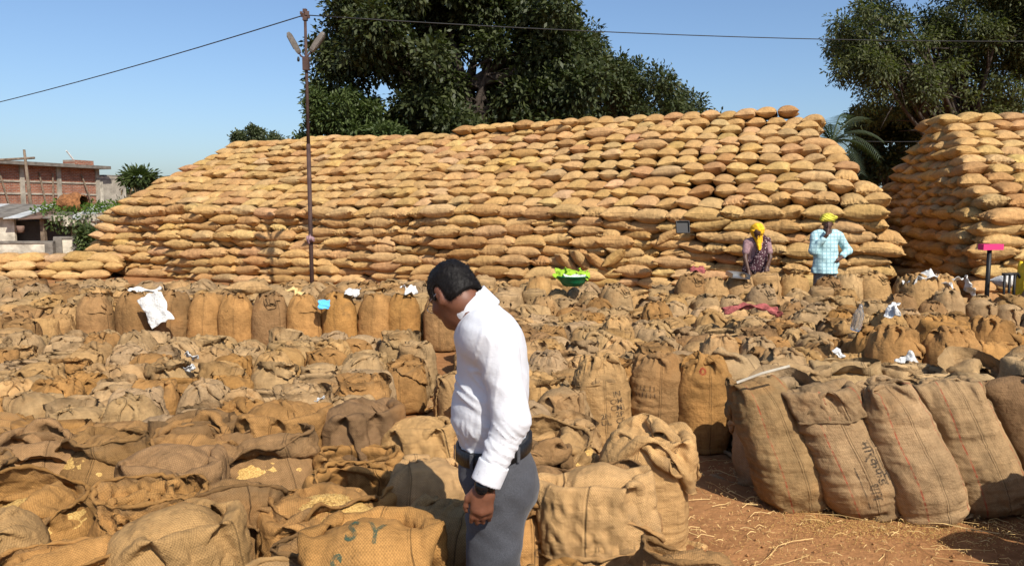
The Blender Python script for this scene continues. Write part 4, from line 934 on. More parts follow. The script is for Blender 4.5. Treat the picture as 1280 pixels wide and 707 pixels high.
p=at(1033,300,12.45); farmer((p.x,12.45,.0)); p=at(945,300,12.42); bending_woman((p.x,12.42,.10))
# ================================================================= trees
def leafmat(name,a,b,tr=.25):
    t=NT(name); n=t.n('ObjectInfo'); at_=t.n('Attribute',attribute_name='shade').outputs['Fac']
    c=t.mix(at_,(*a,1),(*b,1)); t.done(c,.55,None,Specular_IOR_Level=.3)
    tl=t.n('BsdfTranslucent',{0:t.mix(1.,c,(1.,1.2,.5,1),'MULTIPLY')}); mx=t.n('MixShader',{0:tr,1:t.b.outputs[0],2:tl.outputs[0]}); t.t.links.new(mx.outputs[0],t.t.nodes['Material Output'].inputs[0]); return t.m
M['bark']=plain('bark',(.055,.043,.034),.95,.35,6.,.03)
def leaves(name,P,N,size,asp,mat,parent,seed,droop=.35):
    """P tips, N outward directions: one bent leaf (two quads) each"""
    r=np.random.default_rng(seed); n=len(P)
    D=N+r.normal(0,.75,(n,3)); D[:,2]-=droop; D/=np.linalg.norm(D,axis=1)[:,None]
    A=np.cross(D,r.normal(0,1,(n,3))*.6+np.array((0,0,1.))); A/=np.linalg.norm(A,axis=1)[:,None]+1e-6; U=np.cross(A,D)
    L=(size*r.uniform(.7,1.25,n))[:,None]; Wd=L*asp
    V=np.stack([P,P+D*L*.5+A*Wd*.5+U*L*.05,P+D*L-U*L*.08,P+D*L*.5-A*Wd*.5+U*L*.05],1).reshape(-1,3)
    Fq=np.arange(4*n).reshape(n,4); me=mesh_np(name,V,Fq,mat,False)
    sh=np.repeat(np.clip(r.normal(.5,.28,n),0,1),4).astype(np.float32); q=me.attributes.new('shade','FLOAT','POINT'); q.data.foreach_set('value',sh)
    return obj(name,me,parent)
def lobe_points(lobes,n,seed,clump=26,cr=.35,hollow=.55):
    """clumps of leaf positions through the lobes, denser towards the outside"""
    r=np.random.default_rng(seed); vol=np.array([l[1][0]*l[1][1]*l[1][2] for l in lobes])**.7; vol/=vol.sum(); P=[];N=[]
    k=max(1,n//clump); idx=r.choice(len(lobes),k,p=vol)
    d=r.normal(0,1,(k,3)); d/=np.linalg.norm(d,axis=1)[:,None]; rad=hollow+(1-hollow)*r.uniform(0,1,k)**.6
    C=np.array([lobes[i][0] for i in idx])+d*np.array([lobes[i][1] for i in idx])*rad[:,None]
    for c in range(clump):
        o=r.normal(0,1,(k,3)); o/=np.linalg.norm(o,axis=1)[:,None]; P.append(C+o*cr*r.uniform(.15,1,(k,1))); N.append(o*.8+d*.6)
    return np.concatenate(P),np.concatenate(N),C
def limbs(base,top,targets,r0,seed,mat,parent,n=8):
    rr=random.Random(seed); m=MB(); base,top=Vector(base),Vector(top)
    pts=[base.lerp(top,i/6)+Vector((rr.uniform(-.12,.12),rr.uniform(-.12,.12),0))*(i/3) for i in range(7)]
    m.tube(pts,[r0*(1.25-.1*i) if i==0 else r0*(1-.09*i) for i in range(7)],9)
    for tg in targets:
        tg=Vector(tg); s=pts[rr.randrange(3,7)]; mid=s.lerp(tg,.5)+Vector((rr.uniform(-.4,.4),rr.uniform(-.4,.4),rr.uniform(.0,.5)))*(tg-s).length*.22
        bz=[(s*(1-q)**2+mid*2*q*(1-q)+tg*q*q) for q in np.linspace(0,1,8)]; ra=r0*rr.uniform(.28,.45); m.tube(bz,[ra*(1-.11*i) for i in range(8)],6)
        for _ in range(5):
            s2=bz[rr.randrange(2,7)]; v=Vector((rr.gauss(0,1),rr.gauss(0,1),rr.gauss(.3,.6))).normalized()*min(1.1,(tg-s).length*rr.uniform(.12,.25)); k=[s2+v*q+Vector((0,0,-.12*q*q))*v.length for q in np.linspace(0,1,5)]
            m.tube(k,[ra*.35*(1-.18*i) for i in range(5)],4)
    return m.build('trunk',mat,parent,True)
def tree(name,label,base,top,lobes,n,size,asp,mat,seed,clump=22,cr=.4,r0=.3,hollow=.55,droop=.35,ntar=None,group=None):
    e=empty(name,base); tag(e,label,'tree',group); b=Vector(base)
    L=[((c[0]-b.x,c[1]-b.y,c[2]-b.z),r) for c,r in lobes]
    limbs((0,0,-.1),Vector(top)-b,[l[0] for l in (L if ntar is None else L[:ntar])],r0,seed,M['bark'],e)
    P,N,C=lobe_points(L,n,seed,clump,cr,hollow); leaves('crown',P,N,size,asp,mat,e,seed,droop); return e
def lobes_px(spec,d,k,seed,dep=2.2,fr=(.32,.55)):
    """spec: blobs (px,py,rx,ry in photograph pixels) at depth d, each broken into k smaller lobes"""
    r=random.Random(seed); out=[]; s=d/F
    for px,py,rx,ry in spec:
        for _ in range(k):
            a=r.uniform(0,6.283); q=math.sqrt(r.uniform(0,1)); dd=d+r.uniform(-1,1)*dep
            c=at(px+rx*q*math.cos(a)*.8,py+ry*q*math.sin(a)*.8,dd); f=r.uniform(*fr); rad=min(rx,ry)*s*f
            out.append(((c.x,c.y,c.z),(rad*1.15,rad*1.15,rad*.85)))
    return out
M['leaf_dark']=leafmat('broad_dark_leaf',(.022,.034,.012),(.075,.088,.030)); M['leaf_mid']=leafmat('mid_green_leaf',(.034,.055,.016),(.095,.125,.038)); M['leaf_feather']=leafmat('feathery_leaf',(.040,.052,.020),(.13,.14,.055),.4); M['leaf_grey']=leafmat('grey_green_leaf',(.045,.06,.03),(.11,.13,.06)); M['leaf_bright']=leafmat('bright_leaf',(.05,.10,.015),(.13,.20,.03),.35)
d=27.; bp=at(600,300,d)
big=lobes_px([(480,40,75,60),(455,75,55,60),(560,30,95,75),(640,60,85,75),(560,110,95,60),(640,130,80,50),(520,140,50,40),(425,70,24,20),(700,105,50,55),(590,-60,120,70),(480,-30,70,50),(690,20,40,45),(550,150,50,30),(610,150,70,30),(680,145,50,35)],d,7,3,2.6)
tree('mango_tree','huge dark broad-leaved tree towering behind the middle of the long pile',(bp.x,d,0),at(575,110,d),big,92000,.21,.46,M['leaf_dark'],3,20,.42,.42,.40,.4,30)
d=33.; bp=at(790,300,d)
sec=lobes_px([(730,95,55,55),(775,105,50,45),(820,125,45,35),(760,140,60,30),(860,143,34,20),(705,60,35,30),(885,150,26,12),(845,130,30,20)],d,6,5,2.2)
tree('spreading_tree','dark spreading tree tapering down to the right of the huge tree',(bp.x,d,0),at(770,150,d),sec,32000,.19,.42,M['leaf_dark'],5,18,.35,.3,.5,.35,14)
d=25.5; bp=at(445,300,d)
tr3=lobes_px([(408,148,22,26),(450,165,40,18),(398,122,12,14),(432,135,18,18),(480,165,30,20),(382,176,16,10),(455,140,20,16)],d,7,7,1.2,(.25,.5))
tree('roadside_tree','mid-green airy tree between the lamp pole and the huge tree',(bp.x,d,0),at(440,170,d),tr3,24000,.16,.42,M['leaf_mid'],7,16,.32,.2,.4,.3,14)
d=36.; bp=at(322,300,d)
tree('small_tree','small grey-green tree top showing above the sloping end of the long pile',(bp.x,d,0),at(322,185,d),lobes_px([(303,173,12,8),(322,166,12,8),(342,174,11,7),(315,182,22,8),(350,180,6,5)],d,4,9,.8),6500,.15,.5,M['leaf_grey'],9,14,.25,.14,.3,.3,6)
d=30.; bp=at(1215,300,d)
fe=lobes_px([(1070,40,30,30),(1100,75,38,34),(1150,35,55,38),(1215,30,60,45),(1150,95,50,28),(1210,90,52,34),(1265,60,40,50),(1100,20,40,25),(1065,85,22,22),(1260,115,35,22),(1300,40,50,70),(1180,-40,90,50),(1090,110,25,16),(1330,100,50,40),(1130,130,40,22),(1195,130,45,22),(1255,138,40,18),(1090,140,24,18),(1060,60,24,26),(1290,10,60,60),(1240,0,60,40)],d,13,13,2.8,(.18,.38))
tree('feathery_tree','tall airy tree with fine foliage and dark limbs behind the shorter pile',(bp.x,d,0),at(1195,125,d),fe,92000,.17,.36,M['leaf_feather'],13,26,.5,.34,.1,.55,60)
d=34.; bp=at(1110,300,d)
tree('dense_tree','dense dark tree filling the gap between the two piles',(bp.x,d,0),at(1110,220,d),lobes_px([(1085,175,30,28),(1120,165,36,26),(1105,205,44,24),(1160,150,40,22),(1200,140,40,20),(1075,210,22,26),(1250,145,40,20),(1085,150,24,20),(1140,130,30,20)],d,7,15,1.8),28000,.21,.45,M['leaf_dark'],15,18,.35,.25,.45,.35,12)
d=38.; bp=at(640,300,d)
tree('background_tree','low dark tree standing beyond the huge tree, seen under its crown',(bp.x,d,0),at(640,220,d),lobes_px([(520,165,50,26),(590,160,50,26),(660,155,50,26),(720,150,50,26),(780,158,50,18)],d,6,17,1.5),15000,.3,.5,M['leaf_dark'],17,18,.45,.25,.4,.35,12)
def palm(px,py,d):
    c=at(px,py,d); e=empty('palm_tree',(c.x,d,0)); tag(e,'ragged palm with long fronds poking up beside the end of the long pile','tree')
    MB().tube([(0,0,-.1),(.1,0,c.z*.5),(0,0,c.z)],[.18,.14,.12],9).build('trunk',M['bark'],e,True)
    r=random.Random(4)
    for i in range(13):
        a=i*2.4; up=r.uniform(.1,1.); L=r.uniform(1.7,2.4); m=MB(); pts=[]
        for q in np.linspace(0,1,9): pts.append(Vector((math.cos(a)*L*q*(1-.35*up),math.sin(a)*L*q*(1-.35*up),c.z+L*(up*q*1.25-.75*q*q))))
        m.tube(pts,[.03*(1-.1*k) for k in range(9)],4)
        for k in range(1,9):
            for j in range(4):
                p=pts[k-1].lerp(pts[k],j/4); t_=(pts[k]-pts[k-1]).normalized(); s=t_.cross(Vector((0,0,1))).normalized()
                for sg in(-1,1):
                    l=.55*(1-abs(k/9-.4)); v=(s*sg+t_*.7+Vector((0,0,-.35))).normalized()*l; w_=t_*.018; m.add([p-w_,p+w_,p+v],[(0,1,2)])
        m.build('frond',M['leaf_grey'] if i%3 else M['leaf_mid'],e)
palm(1040,178,25.); 
def papaya(px,py,d):
    c=at(px,py,d); e=empty('papaya_tree',(c.x,d,0)); tag(e,'papaya tree with tufted crown and dry hanging leaves beside the cement wall','tree')
    MB().tube([(0,0,0),(.05,0,c.z*.5),(0,0,c.z)],[.14,.11,.08],8).build('trunk',M['bark'],e,True)
    r=np.random.default_rng(8); n=1300; dd=r.normal(0,1,(n,3)); dd/=np.linalg.norm(dd,axis=1)[:,None]; lob=np.sin(np.arctan2(dd[:,1],dd[:,0])*5)[:,None]; P=dd*np.array((.72,.7,.34))*r.uniform(.3,1,(n,1))*(1+.35*lob)+np.array((0,0,c.z+.15)); leaves('crown',P,dd,.24,.4,M['leaf_mid'],e,8)
    n=260; P=np.stack([r.normal(0,.34,n),r.normal(0,.3,n),c.z-.25-r.uniform(0,1.0,n)],1); leaves('dry_leaves',P,np.tile((0,0,-1.),(n,1)),.3,.25,plain('dry_leaf',(.22,.16,.09),.9),e,9,1.)
papaya(174,226,34.)
# ================================================================= buildings at the far left
def wall_px(x0,y0t,y0b,d0,x1,y1t,y1b,d1): return at(x0,y0t,d0),at(x0,y0b,d0),at(x1,y1t,d1),at(x1,y1b,d1)
t=NT('bare_brick'); v=t.n('TexCoord').outputs['Object']; sx=t.n('SeparateXYZ',{0:v}); vec=t.n('CombineXYZ',{0:sx.outputs[0],1:sx.outputs[2]}).outputs[0]
br=t.n('TexBrick',{'Vector':vec,'Color1':(.22,.065,.032,1),'Color2':(.33,.11,.052,1),'Mortar':(.30,.24,.19,1),'Scale':1.,'Mortar Size':.012,'Brick Width':.24,'Row Height':.085})
cc=t.mix(t.rng(t.noise(2.5,v,4),.45,.7,0.,.6),br.outputs[0],(.12,.06,.045)); M['brick']=t.done(cc,.95,t.bump(br.outputs[1],-.01,.6))
M['cement']=plain('weathered_cement',(.30,.27,.22),.95,.35,2.2,.02); M['oldconcrete']=plain('dark_concrete',(.15,.135,.115),.95,.4,3.,.02); M['limewash']=plain('stained_limewash',(.46,.42,.34),.95,.5,2.2,.02); M['rust']=plain('rusty_sheet',(.16,.10,.075),.8,.5,2.,.02); M['wood']=plain('old_wood',(.16,.12,.085),.9,.4,7.,.02); M['tin']=plain('pale_tin_sheet',(.42,.43,.42),.6,.35,3.)
M['dark']=plain('painted_interior_shade',(.05,.045,.04),.95)  # near-black tone that paints in the shade inside the shed
def brick_house():
    d0,d1=38.,46.; A=at(-60,200,d0); B=at(124,229,d1); e=empty('brick_house',(A.x,A.y,0)); tag(e,'unplastered brick building with thin concrete roof slab and columns','building')
    dx=Vector((B.x-A.x,B.y-A.y,0)); L=dx.length; rz=math.atan2(dx.y,dx.x); e.rotation_euler=(0,0,rz)
    top=3.95; fl=1.72
    MB().box((L/2,2.,fl+(top-fl)/2),(L,4,top-fl)).build('upper_wall',M['brick'],e); MB().box((L/2,2.1,fl/2-.1),(L-.1,3.8,fl+.1)).build('lower_wall',M['limewash'],e)
    MB().box((L/2,1.9,top+.09),(L+.7,5.,.18)).build('roof_slab',M['oldconcrete'],e); MB().box((L/2+1.0,.9,fl-.02),(L+4.2,3.6,.16)).build('floor_slab',M['oldconcrete'],e)
    for x in(.12,L*.42,L*.68,L-.15): MB().box((x,-.03,fl+(top-fl)/2),(.24,.12,top-fl-.02)).build('column',M['cement'],e)
    for q in(.33,.62): MB().box((L*.5,-.02,fl+(top-fl)*q),(L,.07,.09)).build('band',M['cement'],e)
    for x,lean in((L*.3,.25),(L*.55,.1),(L*.60,-.3),(L*.90,.4)): MB().tube([(x,-.35,fl+.08),(x-lean,-.06,top-.35)],.045,6).build('leaning_plank',M['wood'],e)
    MB().box((L-.65,.8,top+.33),(1.3,.9,.32)).build('roof_parapet',M['brick'],e)
    MB().tube([(L-1.0,.7,top+.45),(L-1.5,.7,top+1.0)],.05,6).build('white_pipe',M['white_plastic'],e)
    # cement room on the far end
    C=at(160,235,46.5); ln=Vector((C.x-B.x,C.y-B.y,0)).length+.3
    e2=empty('cement_room',(B.x,B.y,0),rz-.05); tag(e2,'plain grey cement block built onto the end of the brick building','building')
    MB().box((ln/2+.12,1.6,2.6),(ln,3.,1.9)).build('wall',M['cement'],e2); MB().box((.14,.06,2.6),(.2,.16,1.9)).build('corner_post',M['limewash'],e2); MB().box((ln/2+.15,1.5,.8),(ln-.1,2.8,1.7)).build('lower_wall',M['oldconcrete'],e2); MB().box((ln-.5,1.5,3.60),(1.6,2.6,.1)).build('coping',M['oldconcrete'],e2)
brick_house()
def shed():
    A=at(-40,285,30.); e=empty('lean_to_shed',(A.x,30.,0)); tag(e,'low whitewashed shed under a sagging sheet roof littered with debris','building')
    L=7.6; X=lambda px,d=30.:at(px,300,d).x-A.x
    MB().box((X(18),1.6,.70),(X(42)-X(-40),.14,1.4)).build('back_wall',M['limewash'],e)
    MB().box((X(-6),-.1,.72),(X(10)-X(-40)+.2,.12,1.35)).build('front_wall',M['limewash'],e)
    for px in(58,96): MB().box((X(px),-.15,.66),(.16,.16,1.32)).build('post',M['wood'],e)
    MB().box((X(44),.9,.62),(X(94)-X(12),1.2,1.2)).build('painted_recess_shade',M['dark'],e)  # solid box coloured dark, standing in for the shade under the roof
    r=random.Random(3); x=-.2; i=0
    while x<X(140):
        w_=r.uniform(.55,.85); zz=1.62-.10*(x/X(140))+r.uniform(-.03,.03); M_=Matrix.Rotation(math.radians(11+r.uniform(-2,2)),3,'X')@Matrix.Rotation(r.uniform(-.05,.05),3,'Y')
        MB().box((x+w_/2,.75,zz),(w_*1.1,2.7+r.uniform(-.2,.3),.03),0,M_).build('roof_sheet',r.choice([M['tin'],M['rust'],M['oldconcrete']]),e); x+=w_; i+=1
    MB().lathe([(.0001,0),(.11,0),(.14,.26),(.12,.26),(.10,.05),(.0001,.04)],(X(36),-.45,.80),14).build('bucket',M['rust'],e,True)
    # climbing plants, straw and rags on the roof
    rr=np.random.default_rng(6); n=800; P=np.stack([rr.uniform(X(40),X(150),n),rr.uniform(-.4,1.7,n),np.zeros(n)],1); P[:,2]=1.60+.18*P[:,1]+rr.uniform(0,.16,n)-.05*(P[:,0]/X(140)); leaves('creeper',P,np.tile((0,-.4,.7),(n,1)),.16,.5,M['leaf_bright'],e,6)
    n=420; P=np.stack([rr.uniform(X(75),X(130),n),rr.uniform(-.9,-.1,n),rr.uniform(.85,1.55,n)],1); leaves('hanging_creeper',P,np.tile((0,-.6,-.2),(n,1)),.15,.5,M['leaf_mid'],e,7)
    m=SDF((X(62)-.1,.2,1.6),(X(92),1.6,2.6),.05); m.ell((X(77),.9,1.95),(.62,.5,.38),None,.1); m.add(lambda x,y,z:.06*fnoise(x+y,z,6,6,2)); m.build('brushwood_heap',plain('dry_brush',(.30,.13,.05),.95,.5,12.,.06),e,0)
    for k in range(16):
        q=MB(); x0=X(66+r.uniform(0,70)); z0=1.28+r.uniform(0,.25); pts=[(x0+u*.28,-.62+.12*math.sin(u*3+k)+.03*v_,z0-v_*.11+.04*math.sin(u*5)) for u in range(3) for v_ in range(3)]
        q.add(pts,[(a*3+b,a*3+b+3,a*3+b+4,a*3+b+1) for a in range(2) for b in range(2)]).build('white_rag',M['limewash'],e)
shed()
def boundary(px0,px1,yt,yb,d0,d1,label,seed):
    a,b=at(px0,yt,d0),at(px1,yt,d1); e=empty('boundary_wall',(a.x,a.y,0)); tag(e,label,'wall'); v=Vector((b.x-a.x,b.y-a.y,0)); e.rotation_euler=(0,0,math.atan2(v.y,v.x)); L=v.length
    MB().box((L/2,.1,a.z/2-.2),(L,.2,a.z+.36)).build('panel',M['limewash'],e); MB().box((L/2,.1,a.z+.02),(L+.06,.27,.08)).build('coping',M['oldconcrete'],e)
    for x in(.1,L-.1): MB().box((x,.06,a.z/2-.15),(.26,.3,a.z+.34)).build('pier',M['oldconcrete'],e)
boundary(-70,66,304,330,26.,26.4,'stained low boundary wall before the shed',1); boundary(68,100,298,320,26.6,26.9,'darker short stretch of boundary wall next to the low stack',2)
boundary(96,240,300,320,29.5,31.,'old boundary wall running behind the end of the long pile',3)
# scrub round the wall and along the horizon, so that the yard is closed
def bush(px,py,rx,ry,d,label,n,mat,seed,size=.16):
    c=at(px,py,d); e=empty('bush',(c.x,d,0)); tag(e,label,'bush'); s=d/F; r=np.random.default_rng(seed)
    m=MB()
    for k in range(7): a=k*.9; m.tube([(0,0,0),(math.cos(a)*rx*s*.4,math.sin(a)*rx*s*.4,c.z*.6),(math.cos(a)*rx*s*.7,math.sin(a)*rx*s*.7,c.z+ry*s*.3)],[.03,.02,.008],5)
    m.build('stems',M['bark'],e,True)
    P,N,C=lobe_points([((math.cos(a)*rx*s*.45,math.sin(a)*rx*s*.45,c.z+ry*s*(.35*math.sin(a*2.3))),(rx*s*.6,rx*s*.6,max(c.z*.6,ry*s*.8))) for a in np.linspace(0,6.28,6)[:-1]],n,seed,14,.22,.3)
    P[:,2]=np.maximum(P[:,2],.03); leaves('foliage',P,N,size,.45,mat,e,seed)
bush(112,303,14,20,26.8,'green shrub growing by the short wall beside the pile',2200,M['leaf_mid'],21)
bush(165,275,20,14,33,'low bright bush under the papaya tree',1800,M['leaf_bright'],22)
bush(215,255,34,22,44,'bush standing beyond the old wall behind the pile end',2500,M['leaf_mid'],23,.25)
for i,(px,d) in enumerate([(-120,48),(185,58),(262,60),(340,62),(880,60),(960,58),(1060,56),(1330,52)]):
    bush(px,250,60,14,d,['rounded scrub bush far behind the brick house','pale scrub thicket far beyond the papaya tree','scrub thicket far behind the sloping pile end','scrub far behind the lamp pole','scrub far beyond the spreading tree','scrub far behind the upper pile corner','scrub beyond the gap between piles','scrub behind the shorter pile'][i],3000,M['leaf_mid' if i%2 else 'leaf_grey'],30+i,.35)
# ================================================================= poles and wires
M['rustpole']=plain('rusty_pole_paint',(.062,.036,.030),.75,.4,5.,.004); M['lamp']=plain('lamp_housing',(.13,.115,.10),.6,.3,20.); M['wire']=plain('black_cable',(.02,.02,.02),.6)
def lamp_pole():
    d=14.6; b=at(390,355,d); tp=at(380,14,d); e=empty('lamp_pole',(b.x,d,0)); tag(e,'rusty street lamp pole with two slanting lamps standing before the long pile','street lamp')
    k=lambda px,py:(at(px,py,d)-Vector((b.x,d,0)))
    MB().tube([(0,0,-.2),(0,0,k(384,180).z)],.040,12).build('lower_shaft',M['rustpole'],e,True); MB().tube([(0,0,k(384,180).z-.05),(0,0,k(380,16).z)],[.033,.026],12).build('upper_shaft',M['rustpole'],e,True)
    z=k(380,80).z; MB().box((0,-.02,z),(.11,.11,.24)).build('junction_box',M['rustpole'],e)
    for sx_,(ax,ay),(bx,by) in((-1,(376,70),(362,44)),(1,(385,70),(404,42))):
        p0=k(380.5,74); p1=k(ax,ay); p2=k(bx,by); p0.x=.0; off=0.; arm=MB().tube([p0,p1,p1.lerp(p2,.35)],.016,8).build('lamp_arm',M['rustpole'],e,True)
        dv=(p2-p1).normalized(); q=dv.to_track_quat('Z','Y').to_matrix(); c=p1.lerp(p2,.62)
        hd=MB(); 
        for w0,t0,s0 in((.055,.04,-.2),(.085,.06,-.1),(.10,.065,.05),(.075,.05,.22)): pass
        vs=[]; prof=[(.03,.03,-.21),(.05,.04,-.17),(.058,.045,0),(.05,.04,.17),(.03,.025,.21)]
        for w0,t0,s0 in prof:
            for qx,qy in((-1,-1),(1,-1),(1,1),(-1,1)): vs.append(c+q@Vector((qx*w0,qy*t0,s0)))
        hd.add(vs,[(i*4+j,i*4+(j+1)%4,(i+1)*4+(j+1)%4,(i+1)*4+j) for i in range(4) for j in range(4)]+[(3,2,1,0),(16,17,18,19)]); h_=hd.build('lamp_head',M['lamp'],e)
        MB().box(c+q@Vector((0,-.05,.03)),(.08,.012,.26),0,q).build('lens',M['oldconcrete'],h_)
        MB().lathe([(.0001,-.05),(.022,-.04),(.026,.0),(.015,.04),(.0001,.045)],k(380+sx_*7,74),10).build('small_bulb',M['wire'],e,True)
    for i,(dx,dz,s) in enumerate([(0,.0,.05),(-.03,.06,.045),(.03,.09,.05),(.0,.14,.04),(.05,.03,.035),(-.07,.10,.03)]): MB().box((dx,0,k(380,22).z+dz-.02),(s*1.6,s*1.6,s*1.5),i).build('insulator',M['rustpole'],e)
    m=SDF((-.15,-.15,k(388,300).z-.2),(.15,.15,k(388,300).z+.2),.015); m.ell((0,-.05,k(388,299).z),(.08,.06,.08),None,.02); m.add(lambda x,y,z:.02*fnoise(x,z,40,40,3)); m.build('rag_bundle',M['mauve'],e,0)
    return Vector((b.x,d,k(380,20).z))
PT=lamp_pole()
def wire(a,b,sag,r,label):
    a,b=Vector(a),Vector(b); pts=[a.lerp(b,q)+Vector((0,0,-sag*4*q*(1-q))) for q in np.linspace(0,1,25)]
    o=MB().tube(pts,r,5).build('overhead_cable',M['wire'],None,True); tag(o,label,'cable')
wire(PT+Vector((-.06,0,0)),PT+(at(-60,118,22)-PT)*2.6,.55,.011,'black cable sagging from the lamp pole over the brick house side')
wire(PT+Vector((.06,0,.01)),PT+(at(1340,30,19)-PT)*1.7,.42,.010,'thin cable running from the lamp pole past the huge tree')
wire(at(120,224,40),at(300,206,36),.2,.02,'low cable stretched from the roof parapet towards the long pile')
wire(at(1000,172,26),at(1300,166,24),.2,.012,'faint cable crossing the gap between the piles')
def util_pole():
    d=33.; b=at(40,290,d); tp=at(37,187,d); e=empty('utility_pole',(b.x,d,0)); tag(e,'crooked wooden pole with crossbar in front of the brick wall','pole')
    MB().tube([(.1,0,0),(.0,0,2.2),(-.12,0,tp.z)],[.09,.075,.05],8).build('shaft',M['wood'],e,True); z=at(37,198,d).z; MB().tube([(-2.2,0,z-.12),(.3,0,z+.02)],.05,6).build('crossbar',M['wood'],e); MB().tube([(.25,-.1,.9),(-.08,0,2.9)],.045,6).build('brace',M['wood'],e)
util_pole()
# ================================================================= lettering on the near sacks
def front_u(n,rz): return (.75-rz/(2*math.pi))*2*SV[n]['k']['W']
def pr(key,lines,mat,size,du,v0,ang=0.,bars=(),name='stencil_print'):
    if key in PLACED:
        e,c=PLACED[key]; print_on(c['n'],e,lines,mat,size,front_u(c['n'],c['rz'])+du,v0,ang,name,bars)
pr('G1',[('मार्कफेड',0,0),('छ.ग.',-.12,.075),('धान',.16,-.055)],M['ink'],.075,.05,.50,-math.pi/2,[(-.13,.062,.11,.068),(.0,-.085,.26,-.079)])
pr('G4',[('मार्कफेड',0,0)],M['ink'],.085,.0,.50,-math.pi/2)
pr('F0',[('IN',0,.10),('OM',-.01,.05),('CMI',-.01,0),('2N  2P',-.05,-.05),('UL  CF',-.05,-.10)],M['ink'],.055,.10,.46,.08)
pr('F1',[('I I I  I I',-.02,.05),('I I I I I I',-.02,0)],M['ink'],.05,-.10,.55)
pr('F2',[('o',0,0)],M['redink'],.12,-.06,.74,0.,(),'red_smear')
pr('R1',[('C P',0,.05),('C G',0,-.03)],M['ink'],.045,.10,.70,.35)
pr('R2',[('NEW',0,0)],M['redink'],.07,.08,.50,0.,(),'red_print')
pr('R3',[('C G M',0,.03),('C I M',.02,-.05)],M['ink'],.06,.10,.45,-.1)
pr('R5',[('S Y',-.03,.10),('S',-.10,.0),('2 0 2 0',.05,-.10)],M['greenink'],.095,.04,.70,-.15,(),'green_painted_mark')
# ================================================================= small things about the yard
def rag(name,loc,sx,sy,hz,mat,label,cat,seed,rot=(0,0,0),n=16,wr=1.):
    """a crumpled sheet of cloth or plastic"""
    u,v=np.meshgrid(np.linspace(-.5,.5,n),np.linspace(-.5,.5,n)); r=np.random.default_rng(seed)
    edge=1+.12*fnoise(u*4,v*4,1,1,seed)
    X=u*sx*edge+.05*sx*fnoise(u,v,5,5,seed+1)*wr; Y=v*sy*edge+.05*sy*fnoise(u,v,5,5,seed+2)*wr
    rid=np.abs(fnoise(u,v,5,5,seed+4)); Z=hz*(.55*fnoise(u,v,3.2,3.2,seed+3)-.5*rid)*wr
    i=(np.arange(n-1)[:,None]*n+np.arange(n-1)[None]).ravel(); P=np.stack([X,Y,Z],-1).reshape(-1,3)
    me=mesh_np(name,P,np.stack([i,i+1,i+n+1,i+n],1),mat,True); o=obj(name,me,None,loc,rot); md=o.modifiers.new('sub','SUBSURF'); md.levels=md.render_levels=1
    md=o.modifiers.new('thick','SOLIDIFY'); md.thickness=.003
    return tag(o,label,cat)
M['bluecloth']=plain('sky_blue_cloth',(.10,.42,.75),.8,.15,9.); M['lime']=plain('lime_green_cloth',(.26,.42,.03),.85,.2,14.,.01); M['green_plastic']=plain('green_plastic',(.015,.16,.06),.4,.1); M['pinkcloth']=plain('faded_red_cloth',(.28,.075,.07),.9,.5,14.,.01); M['black']=plain('black_painted_steel',(.012,.012,.013),.5,.2,20.); M['pink']=plain('pink_board',(.55,.035,.15),.6,.05); M['yellowsack']=plain('yellow_plastic_sack',(.72,.50,.03),.5,.15,9.,.01)
D_=9.55
o=rag('plastic_sheet',at(194,388,D_-.18)+Vector((0,0,.02)),.27,.40,.05,M['white_plastic'],'white plastic sheet hanging down the front of the tall orange row','sheet',2,(math.radians(70),math.radians(-28),math.radians(10)),16,.55)
rag('plastic_sheet',at(182,360,10.1),.42,.16,.06,M['white_plastic'],'crumpled white plastic sheet lying on top of the sacks behind the orange row','sheet',5,(.15,0,.1))
rag('blue_cloth',at(405,380,D_-.12),.14,.13,.04,M['bluecloth'],'scrap of sky-blue cloth on a sack of the orange row','cloth',6,(1.0,0,.2),10)
for i,(px,py,d,s,lb) in enumerate([(441,362,9.7,.18,'white plastic tuft on a sack mouth of the orange row, by the man'),(513,360,9.75,.20,'white plastic tuft on the last orange sacks next to the man'),(372,364,9.9,.22,'yellowed paper scrap between lamp pole and orange row'),(240,442,6.2,.13,'white scrap wedged in a sack mouth of the grey block'),(237,459,5.7,.08,'tiny white scrap in the front of the grey block'),(399,497,4.9,.06,'tiny white scrap beside the aisle of the grey block'),
   (1115,385,8.3,.20,'white paper lying among orange sacks beyond the leaning rows'),(1138,455,6.3,.20,'white plate-like scrap just behind the pale rows'),(1050,440,6.6,.10,'small white tuft behind the pale rows'),(900,232,15.8,.22,'white scrap stuck high on the long pile'),(1212,356,11.3,.25,'white scrap on the ground near the weighing scale')]):
    rag('plastic_scrap',at(px,py,d),s,s*.8,s*.3,M['white_plastic'] if 'yellow' not in lb else M['straw'],lb,'scrap',40+i,(.5,.1*i,.7*i),9)
rag('red_cloth',at(940,384,8.6),.62,.10,.08,M['pinkcloth'],'long faded red cloth spread over sacks in the wide mass','cloth',8,(.25,0,.03),18)
rag('red_cloth',at(872,335,12.3),.24,.14,.07,M['pinkcloth'],'small red cloth heaped near the bending woman','cloth',9,(.3,0,.1),12)
